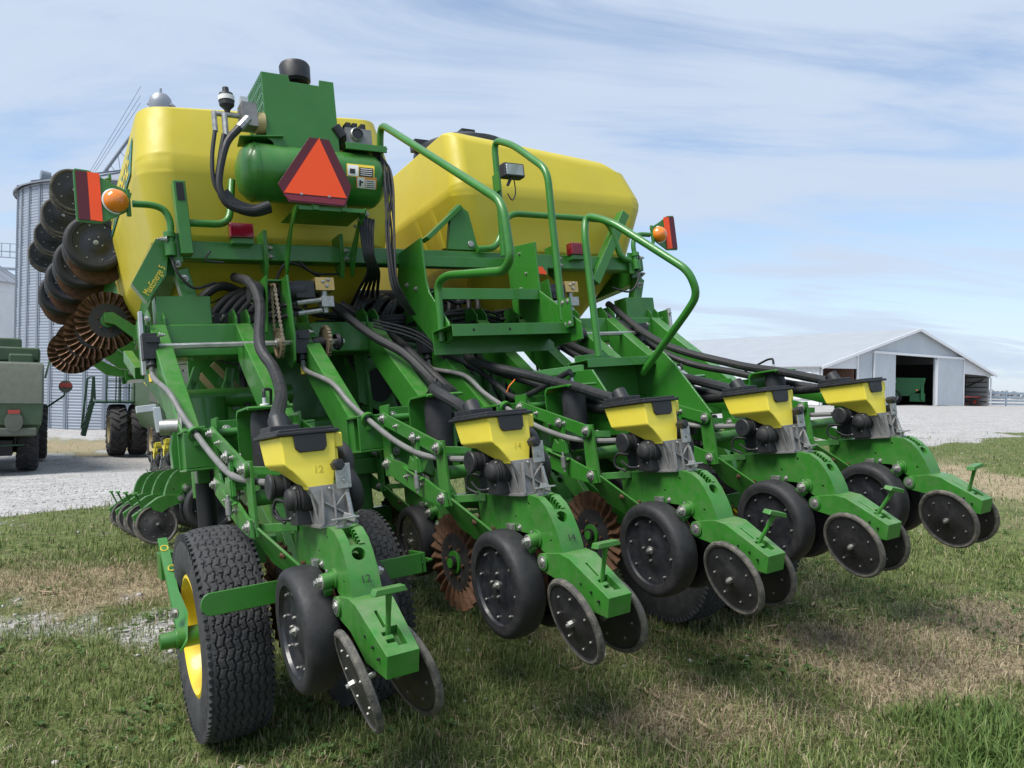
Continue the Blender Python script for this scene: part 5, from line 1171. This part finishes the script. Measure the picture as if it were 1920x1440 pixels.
# valve unit right of the cover and its cables, warning stickers
b = MB().use('black_paint').quadplate([P(622, 238, Y=4.20), P(685, 242, Y=4.20), P(682, 258, Y=4.28), P(672, 282, Y=4.30), P(625, 282, Y=4.30)], .01)
b.use('alu').bb(1.62, 1.78, 4.10, 4.2, 1.775, 1.865); b.use('black_plastic').cyl((1.685, 4.10, 1.825), (1.685, 4.085, 1.825), .036, 20); b.use('zinc').lathe([(0, .036), (-.012, .04), (-.02, .034)], (1.685, 4.1, 1.825), (0, 1, 0), 20)
b.use('black_plastic')
for x in (1.65, 1.69, 1.74): b.bb(x-.015, x+.015, 4.12, 4.18, 1.865, 1.905)
b.cyl((1.60, 4.1, 1.80), (1.56, 4.1, 1.86), .03, 10)
vb = pbuild(b, 'valve_unit', .002)
cab = MB().use('hose')
for i in range(6):
    o_ = i*5
    cab.curve([P(690+i*2, 270+i*5, Y=4.12), P(712+i*3, 290+i*4, Y=4.10), P(720+i*3+[0,4,-3,5,-2,2][i], 350, Y=4.06-.02*(i%3)), P(724+i*3+[2,-3,4,-4,3,0][i], 430, Y=3.98-.02*(i%2)), P(731+i*2.4, 520, Y=3.92-.02*(i%2)), P(745+i*3, 560, Y=3.92), P(768+i*2, 590, Y=4.0)], .0065, 7)
sub(cab, 'cable', vb)
for k, (x0, y0, x1, y1, m1) in enumerate(((650, 306, 702, 330, 'label_yellow'), (668, 330, 706, 354, 'label_orange'))):
    Yt = 4.038+.003*0
    def cy(x, y, d=.0): 
        p = P(x, y, Y=4.06); dz = max(-.155, min(.155, p.z-1.585)); yy = 4.20-math.sqrt(.1605**2-dz*dz)-d; return P(x, y, Y=yy)
    sk = (y1-y0); sl = (x1-x0)*.10
    b = MB().use(m1)
    def patch(xa, ya, xb, yb, d):
        n = 4; vs = []
        for j in range(n+1):
            yy = ya+(yb-ya)*j/n
            vs += [cy(xa, yy+(xa-x0)*.10, d), cy(xb, yy+(xb-x0)*.10, d)]
        b.add(vs, [(2*j, 2*j+1, 2*j+3, 2*j+2) for j in range(n)])
    patch(x0, y0, x1, y1, .0015); b.use('white_paint'); patch(x0+2, y0+2, x0+(x1-x0)*.42, y1-2, .003); b.use('label_black' if k == 0 else 'white_paint'); patch(x0+(x1-x0)*.45, y0+5, x1-2, y1-2, .003)
    b.use('white_paint' if k == 0 else 'label_black')
    for j in range(4): patch(x0+(x1-x0)*.5, y0+7+j*(sk-9)/4, x1-4, y0+8.2+j*(sk-9)/4, .0045)
    b.use('label_black')
    if k == 0: patch(x0+6, y0+9, x0+16, y0+18, .0045)
    else: patch(x0+6, y0+7, x0+9, y0+18, .0045); patch(x0+9, y0+9, x0+13, y0+12, .0045)
    sub(b, 'warning_sticker', at)
# hydraulic hoses right under the air tank
b = MB().use('hose')
for i in range(5): b.curve([P(676+i*6, 405+i*2, Y=4.15), P(678+i*5, 440, Y=4.1), P(684+i*4, 480, Y=4.1), P(690+i*5, 510, Y=4.2), P(672+i*9, 545, Y=4.5), P(655+i*14, 580, Y=4.85)], .010, 8)
b.use('zinc').cyl(P(680, 395, Y=4.14), P(690, 405, Y=4.14), .016, 8)
pbuild(b, 'hose_bundle')

# ---------------------------------------------------------------- lamps
def marker(xp, sgn):
    arm = [P(x, y, Y=4.32) for x, y in ((248, 382), (285, 384), (308, 392), (320, 415), (320, 470))]
    if sgn > 0: arm = [Vector((4.58-p.x, p.y, p.z)) for p in arm]
    b = MB().use('green').tube(arm, .018, 12, bend=.10); m_ = pbuild(b, 'marker_arm')
    e = arm[0]; s = -1 if sgn < 0 else 1
    b = MB().use('green')
    def q(u_, v_): return (e.x+s*u_, e.z+v_)
    poly = [q(.0, .05), q(.10, .10), q(.19, .155), q(.255, .16), q(.262, .14), q(.262, -.10), q(.255, -.115), q(.15, -.12), q(.03, -.05)]
    b.prism(poly if s > 0 else poly[::-1], 4.30, 4.312, 'xz'); sub(b, 'reflector_plate', m_, .003)
    b = MB().use('dark_red').prism([q(.20, .145), q(.252, .148), q(.252, -.105), q(.20, -.105)], 4.2935, 4.2985, 'xz'); b.use('orange').prism([q(.145, .14), q(.199, .145), q(.199, -.105), q(.145, -.11)], 4.2935, 4.2985, 'xz'); sub(b, 'reflector', m_)
    lc = Vector((e.x+s*.075, 4.285, e.z+.0))
    b = MB().use('lens_amber').lathe([(-.045, .001), (-.042, .02), (-.03, .045), (-.012, .058), (.01, .060), (.014, .001)], lc, (.25*s, 1, 0), 28); b.use('white_paint').lathe([(.010, .061), (.014, .068), (.017, .061)], lc, (.25*s, 1, 0), 28); sub(b, 'amber_lamp', m_)
    b = MB().use('green').cyl(e+Vector((s*.02, -.01, -.07)), e+Vector((s*.02, -.01, .07)), .012, 10); sub(b, 'hinge_pin', m_)
    b = MB().use('green'); b.cyl(arm[-1]+Vector((0, 0, .04)), arm[-1]+Vector((0, 0, -.03)), .03, 14); b.cyl(arm[-1]+Vector((0, 0, .10)), arm[-1]+Vector((0, 0, .07)), .03, 14); b.bb(min(arm[-1].x, arm[-1].x-s*.06), max(arm[-1].x, arm[-1].x-s*.06), 4.33, 4.345, arm[-1].z-.06, arm[-1].z+.1); b.bolt(arm[-1]+Vector((s*.02, -.02, .055)), (s, 0, 0), .012, .03)
    b.use('hose').curve([arm[-1]+Vector((0, 0, -.03)), arm[-1]+Vector((-s*.02, -.02, -.12)), arm[-1]+Vector((-s*.1, 0, -.2)), arm[-1]+Vector((-s*.22, .05, -.16))], .008, 8)
    sub(b, 'arm_clamp', m_, .002)
marker(0, -1); marker(0, 1)
for (x0, x1, y0, y1) in ((429, 476, 418, 447), (1068, 1092, 455, 476)):
    p0, p1 = P(x0, y0, Y=4.30), P(x1, y1, Y=4.30)
    if x0 > 900: p1 = Vector((p0.x+.14, p0.y, p0.z-.085))
    b = MB().use('lens_red').bb(p0.x, p1.x, 4.285, 4.35, p1.z, p0.z); tl = pbuild(b, 'tail_lamp', .006)
    b = MB().use('lens_red')
    for i in range(9): xx = p0.x+(p1.x-p0.x)*(i+.5)/9; b.bb(xx-.004, xx+.004, 4.280, 4.286, p1.z+.01, p0.z-.01)
    b.use('green').bb(p0.x+.01, p1.x, 4.30, 4.36, p1.z-.03, p1.z-.002); sub(b, 'lamp_ribs', tl)
# ---------------------------------------------------------------- stair between the tanks
XL, XR = 2.0, 2.70
b = MB().use('green')
b.prism([(4.36, 1.20), (4.03, 1.21), (4.02, .95), (3.99, .87), (3.79, .66), (3.765, .56), (3.95, .525), (4.36, .86), (4.44, .98)], XL-.006, XL+.006)
st = pbuild(b, 'stair', .003)
b = MB().use('green'); b.prism([(4.22, 1.22), (3.87, 1.17), (3.875, .86), (3.50, .60), (3.50, .50), (3.75, .50), (4.2, .80)], XR-.006, XR+.006); sub(b, 'stringer', st, .003)
b = MB()
for y, z in ((4.28, .98), (4.16, .93), (3.88, .57), (3.86, .62), (3.94, .60)): b.bolt((XL-.006, y, z), (-1, 0, 0), .011, .01)
for y, z in ((4.05, 1.14), (4.0, 1.0), (4.08, .92)): b.bolt((XR-.006, y, z), (-1, 0, 0), .008, .008, False)
sub(b, 'stair_bolt', st)
for (y, z, x0, x1, dep) in ((3.60, .583, 1.915, 2.735, .24), (3.88, .842, 2.008, 2.69, .24), (4.20, 1.115, 2.008, 2.69, .26)):
    b = MB().use('green'); b.bb(x0, x1, y, y+.006, z-.033, z+.033); b.bb(x0, x1, y+.006, y+dep, z+.027, z+.033); z > .7 or b.bb(x0, x1, y+dep, y+dep+.006, z-.10, z+.033)
    stp = sub(b, 'step', st, .002)
    b = MB().use('black_dark')
    if z < .7:
        for xx in (x0+.13, x0+.36): b.cyl((xx, y-.001, z), (xx, y+.001, z), .008, 12)
    for r_ in range(3):
        for i in range(7): b.cyl((x0+.06+i*(x1-x0-.1)/6, y+.06+r_*.06, z+.0325), (x0+.06+i*(x1-x0-.1)/6, y+.06+r_*.06, z+.0345), .01, 8)
    o = sub(b, 'step_hole', st); o['kind'] = 'stuff'
def rail(pts, X, name='handrail', r=.022, bend=.09):
    b = MB().use('green').tube([P(x, y, X=X) if len(t_) == 0 else P(x, y, X=t_[0]) for x, y, *t_ in pts], r, 14, bend=bend); return sub(b, name, st)
rail([(712, 420), (713, 232), (765, 265), (942, 378), (958, 485), (945, 508), (838, 516), (820, 530), (829, 640)], XL-.03)
rail([(945, 480), (936, 370), (926, 262), (962, 272), (1026, 318), (1036, 420), (1056, 600)], XR-.02)
b = MB().use('green'); p = P(1062, 590, X=XR-.02); b.bb(2.66, 2.675, p.y-.07, p.y+.02, p.z-.08, p.z+.09)
for dy_, dz_ in ((-.05, -.06), (-.05, .07), (.0, -.06), (.0, .07)): b.bolt((2.66, p.y+dy_, p.z+dz_), (-1, 0, 0), .01, .006)
sub(b, 'rail_bracket', st, .002)
p = P(938, 345, X=XR-.02); b = MB().use('green').bb(2.64, 2.655, p.y-.05, p.y+.03, p.z-.06, p.z+.06); sub(b, 'lamp_bracket', st, .002)
# work lamp on the right rail
p = P(962, 320, X=2.62); b = MB().use('black_plastic'); b.bb(p.x-.075, p.x+.075, p.y-.02, p.y+.05, p.z-.045, p.z+.045); b.bar((p.x-.02, p.y, p.z-.045), (p.x-.05, p.y+.01, p.z-.10), .02, .02); wl = pbuild(b, 'work_lamp', .012)
b = MB().use('lens_clear').bb(p.x-.062, p.x+.062, p.y-.024, p.y-.018, p.z-.034, p.z+.034); sub(b, 'lamp_glass', wl, .004)
b = MB().use('hose').curve([p+Vector((0, .0, -.05)), p+Vector((0, 0, -.14)), p+Vector((-.03, 0, -.19)), p+Vector((-.06, 0, -.15))], .004, 6); sub(b, 'lamp_cable', wl)
# folded lower ladder
b = MB().use('green'); b.prism([(3.62, .33), (3.12, .285), (2.92, .02), (2.86, -.06), (3.05, -.06), (3.45, .10), (3.62, .22)], 2.44, 2.452); ld = pbuild(b, 'swing_ladder', .003)
b = MB().use('green'); b.prism([(3.52, .34), (3.10, .36), (3.02, .28), (2.80, .0), (2.95, -.05), (3.52, .18)], 2.92, 2.932); sub(b, 'side_plate', ld, .003)
b = MB().use('green'); b.bb(2.452, 2.96, 3.16, 3.166, .30, .345); b.bb(2.452, 2.92, 3.166, 3.36, .338, .344); sub(b, 'step', ld, .002)
b = MB().use('green'); b.bb(2.452, 2.92, 3.33, 3.34, -.02, .338); sub(b, 'back_panel', ld, .002)
b = MB().use('green'); b.quadplate([P(985, 712, Y=3.5), P(1095, 696, Y=3.22), P(1095, 683, Y=3.22), P(985, 698, Y=3.5)], .006); sub(b, 'step', ld, .002)
b = MB().use('green').prism([(2.52, .345), (2.80, .345), (2.74, .40), (2.52, .385)], 3.36, 3.366, 'xz'); sub(b, 'kick_plate', ld, .002)
b = MB().use('green').tube([P(x, y, X=xx) for x, y, xx in ((1123, 668, 2.62), (1096, 440, 2.62), (1098, 404, 2.66), (1145, 415, 2.68), (1292, 508, 2.80), (1308, 552, 2.84), (1290, 582, 2.84), (1205, 700, 2.84))], .020, 14, bend=.09); sub(b, 'handrail', ld)
# orange marker plate right of the stair
b = MB().use('green').quadplate([P(1008, 486, Y=4.3), P(1026, 486, Y=4.3), P(1026, 516, Y=4.3), P(1008, 516, Y=4.3)], .006); b.use('orange').quadplate([P(1010, 500, Y=4.29), P(1016, 500, Y=4.29), P(1024, 510, Y=4.29), P(1024, 515, Y=4.29), P(1010, 513, Y=4.29)], .004); pbuild(b, 'marker_plate')

# ---------------------------------------------------------------- seed and air hoses
def hose(pts, r, name='seed_hose', m='hose', n=8):
    b = MB().use(m).curve(pts, r*.86, 11, n=n); return pbuild(b, name)
q = lambda x, y, Y: P(x, y, Y=Y)
hose([q(440, 520, 4.45), q(468, 530, 4.2), q(487, 570, 4.0), (.93, 3.70, .55), q(512, 690, 3.55), q(527, 735, 3.25), q(520, 775, 2.85), (X1-.10, 2.70, .14), (X1-.10, 2.665, .10)], .031)
hose([q(605, 555, 4.5), q(640, 585, 4.3), q(700, 630, 4.1), q(760, 665, 3.9), q(820, 725, 3.6), (X1+SP-.05, 3.10, .235), (X1+SP-.06, 2.86, .145), (X1+SP-.09, 2.70, .095)], .030)
hose([q(640, 570, 4.6), q(720, 620, 4.4), q(760, 650, 4.2), q(800, 690, 4.0), q(850, 735, 3.7), (X1+SP+.06, 3.2, .24)], .028)
for k, s0 in ((2, (905, 640)), (3, (1010, 600)), (4, (1140, 570))):
    x = X1+SP*k
    hose([q(*s0, 4.5), (x-.15, 3.95, .52 if k > 2 else .47), (x-.08, 3.40, .295), (x-.075, 3.05, .20), (x-.09, 2.82, .135), (x-.10, 2.68, .095)], .030)
    hose([q(s0[0]-15, s0[1]+12, 4.45), (x+.0, 4.0, .42), (x+.07, 3.5, .24), (x+.10, 3.1, .12), (x+.10, 2.8, .05), (x+.08, 2.6, .0)], .027, 'vacuum_hose')
# thick arching hoses from the tank bottoms to the row manifold
for i in range(6):
    x = .80+i*.05
    hose([(x+.55, 4.75, .92+.02*i), (x+.40, 4.68, 1.02+.01*i), (x+.22, 4.62, .98), (x+.10, 4.60, .86), (x+.06, 4.60, .76)], .027)
hose([(1.25, 4.8, .95), (.98, 4.62, 1.04), (.80, 4.60, .90), (.76, 4.62, .77)], .03)
for i in range(9):
    x = 1.78+i*.035
    hose([(x-.1, 4.62, .72), (x-.05, 4.55, .86+.02*(i % 3)), (x+.04, 4.60, .98-.02*(i % 4)), (x+.1, 4.75, .90)], .016+.004*(i % 3))
for i in range(7):
    z = .66+.03*i
    hose([(1.55, 4.62+.02*i, z), (1.85+.03*i, 4.50, z+.05-.01*i), (2.2, 4.46+.02*i, z-.02+.015*(i % 3)), (2.55, 4.5, z+.03), (2.95, 4.62, z-.02)], .012+.004*(i % 2), 'hydraulic_hose')
for i in range(8):
    x = 2.1+i*.075
    hose([(x, 4.7, .70), (x+.03, 4.6, .86), (x+.08, 4.68, .98), (x+.1, 4.9, 1.0)], .02)
for i in range(4):
    hose([(2.95+.05*i, 4.62, .72), (3.02+.05*i, 4.52, .95), (3.2+.05*i, 4.6, 1.03), (3.3, 4.9, .95)], .028)
b = MB().use('black_plastic'); b.bb(.78, 1.30, 4.56, 4.62, .775, .87)
for i in range(8): b.use('zinc').cyl((.82+i*.06, 4.55, .82), (.835+i*.06, 4.53, .85), .01, 8)
pbuild(b, 'hose_manifold', .006)
b = MB().use('black_dark'); b.bb(1.60, 3.0, 5.05, 5.5, .30, 1.13); pbuild(b, 'dark_gap_filler', .05)  # plain dark box, added to close the bright gap behind the hoses
hose([q(505, 560, 4.4), q(530, 500, 4.36), q(555, 495, 4.36), q(600, 520, 4.4)], .009, 'cable')
hose([q(395, 470, 4.33), q(385, 485, 4.33), q(393, 490, 4.33), q(420, 492, 4.33)], .006, 'cable')
hose([q(560, 490, 4.36), q(590, 512, 4.36), q(640, 514, 4.4)], .009, 'cable')
hose([q(830, 660, 4.0), q(890, 690, 3.9), q(930, 720, 3.7), q(975, 745, 3.5), (X1+2*SP-.05, 3.1, .28)], .018, 'hydraulic_hose')
for i in range(3): hose([q(700, 600+i*6, 4.2), q(780, 622+i*7, 4.1), q(840, 665+i*6, 4.0), q(890, 690+i*6, 3.95)], .008, 'cable')
hose([q(950, 736, 3.5), q(955, 724, 3.48), (q(962, 716, 3.48)), q(965, 712, 3.5)], .004, 'twine', 'string_orange')

for i in range(26):                                  # thin wiring and lines along the frame
    xa = random.uniform(.8, 3.0); xb = xa+random.uniform(.3, .9); ya, za = random.uniform(4.54, 4.8), random.uniform(.60, .98)
    hose([(xa, ya+.1, za), (xa+(xb-xa)*.3, ya, za+random.uniform(-.08, .1)), (xa+(xb-xa)*.65, ya-.02, za+random.uniform(-.12, .06)), (xb, ya+.12, za+random.uniform(-.1, .1))], random.choice((.006, .008, .012, .016)), 'cable', n=6)
for i in range(10):
    xa = random.uniform(1.0, 3.2); ya = random.uniform(4.5, 4.8)
    hose([(xa, ya, .58), (xa+random.uniform(-.1, .1), ya-.08, .35), (xa+random.uniform(-.15, .2), ya, .1), (xa+random.uniform(-.2, .3), ya+.2, -.15)], random.choice((.010, .016, .022)), 'hydraulic_hose', n=6)
# ---------------------------------------------------------------- transport wheels
def tyre_mesh():
    b = MB().use('tyre'); NU, NV = 620, 60; r0, wd = .415, .112
    vs = []
    for i in range(NU):
        t = 2*math.pi*i/NU; s = i/NU*44
        for j in range(NV+1):
            v = -1+2*j/NV; zig = .045*(abs(((s*1.0) % 1)-.5)*4-1)
            g = 0
            for c in (-.78, -.52, -.26, 0., .26, .52, .78):
                d = abs(v-c-zig*1.1); g = max(g, 1-min(1, d/.04))
            lane = int((v+1)/.26); ph = (s*1.5+lane*.5+v*.8) % 1
            g = max(g, .9*(1-min(1, abs(ph-.5)/.06)) if abs(v) < .9 else 0)
            r = r0-.016*abs(v)**3.2-.011*g
            x = wd*v*.93
            vs.append((x, r*math.cos(t), r*math.sin(t)))
    n = NV+1
    b.add(vs, [(i*n+k, ((i+1) % NU)*n+k, ((i+1) % NU)*n+k+1, i*n+k+1) for i in range(NU) for k in range(NV)])
    for s in (-1, 1):
        b.lathe([(s*wd*.93, r0-.016), (s*(wd*1.01), r0-.035), (s*(wd*1.07), r0-.075), (s*wd*1.08, r0-.12), (s*wd*1.0, r0-.165), (s*wd*.9, .235)], (0, 0, 0), (1, 0, 0), 80)
        for i in range(80):                              # shoulder nubs
            t = 2*math.pi*i/80; rr = r0-.027; b.box((s*wd*.985, rr*math.cos(t), rr*math.sin(t)), (.012, .028, .014), Matrix.Rotation(t, 3, 'X'))
    return b.mesh('tyre', angle=40)
def rim_mesh():
    b = MB().use('yellow_rim')
    b.lathe([(-.104, .240), (-.108, .226), (-.10, .218), (-.07, .205), (-.03, .19), (.0, .17), (.015, .12), (.015, .001)], (0, 0, 0), (1, 0, 0), 56)
    b.lathe([(.104, .240), (.108, .226), (.10, .218), (.02, .20)], (0, 0, 0), (1, 0, 0), 48)
    for i in range(6): t = 2*math.pi*i/6; b.bolt((.012, .075*math.cos(t), .075*math.sin(t)), (-1, 0, 0), .012, .02)
    b.use('green').lathe([(-.22, .001), (-.22, .03), (-.10, .035), (.01, .062)], (0, 0, 0), (1, 0, 0), 24)
    return b.mesh('rim')
TY, RM = tyre_mesh(), rim_mesh()
def wheel(x, y, z, rot=0):
    o = inst(TY, 'transport_wheel', planter, Vector((x, y, z))-OFF, (rot, 0, 0)); inst(RM, 'rim', o, (0, 0, 0)); return o
wheel(.585, 3.35, -.655); wheel(1.15, 3.35, -.67, .3); wheel(3.06, 3.36, -.74, .7); wheel(3.55, 3.36, -.76, .9)
for xa, xb in ((.60, 1.15), (3.06, 3.55)):
    b = MB().use('green'); y = 2.895
    b.prism([(xb+.14, -.515), (xb+.14, -.435), (xa-.11, -.435)]+[(xa-.115-.035*math.sin(t), -.475+.04*math.cos(t)) for t in np.linspace(.2, math.pi-.2, 7)]+[(xa-.11, -.515)], y-.005, y+.005, 'xz')
    sc = pbuild(b, 'wheel_scraper', .003)
    b = MB().use('green'); b.tube([(xb+.14, y, -.475), (xb+.20, y+.03, -.475), (xb+.20, y+.12, -.475)], .006, 6); b.bb(xb+.145, xb+.16, y, y+.13, -.515, -.435); sub(b, 'scraper_arm', sc, .003)
b = MB().use('green'); a0, a1 = Vector((.44, 3.78, -.50)), Vector((.425, 3.33, -.66))
b.quadplate([P(295, 1012, Y=3.78), P(313, 1010, Y=3.78), P(335, 1110, Y=3.5), P(352, 1150, Y=3.32), P(352, 1205, Y=3.3), P(338, 1225, Y=3.32), P(330, 1180, Y=3.4)], .02)
b.bb(.44, 1.3, 3.80, 3.92, -.48, -.36); b.cyl((.42, 3.35, -.655), (.60, 3.35, -.655), .04, 16)
wa = pbuild(b, 'wheel_arm', .004)
for x, y in ((308, 1028), (322, 1065), (333, 1105)):
    b = MB().use('label_yellow'); b.lathe([(-.003, .013), (.003, .013), (.003, .016), (-.003, .016)], P(x, y, Y=3.6), (0, .7, -.7), 12, closed=True); sub(b, 'cable_tie', wa)
for x, y in ((328, 1150), (332, 1195)): sub(MB().bolt(P(x, y, Y=3.36), (-1, -.6, 0), .014, .012), 'bolt', wa)
for x in (1.15, 3.06, 3.55): pbuild(MB().use('green').bar((x-.17, 3.35, -.66), (x-.17, 4.4, -.1), .05, .10), 'wheel_strut', .006)
# field numbers written on the castings
for k, txt in ((0, '12'), (1, '14')):
    me = text_mesh(txt, 'marking', .034, 'label_black'); o = bpy.data.objects.new('marking', me); col.objects.link(o); o.parent = units[k]
    nz = Vector((0, -.93, .36)).normalized(); ex = Vector((1, 0, 0)); ey = nz.cross(ex)
    o.matrix_local = Matrix.Translation(Vector((.0, 2.243, -.385))-UO+nz*.006) @ Matrix((ex, ey, nz)).transposed().to_4x4()

for k, txt in ((0, '12'), (1, '14')):
    me = text_mesh(txt, 'marking', .034, 'pencil', .0004); o = bpy.data.objects.new('marking', me); col.objects.link(o); o.parent = units[k]
    o.matrix_local = Matrix.Translation(Vector((-.045, 2.4570, -.045))-UO) @ Matrix(((1, 0, 0), (0, 0, -1), (0, 1, 0))).to_4x4()
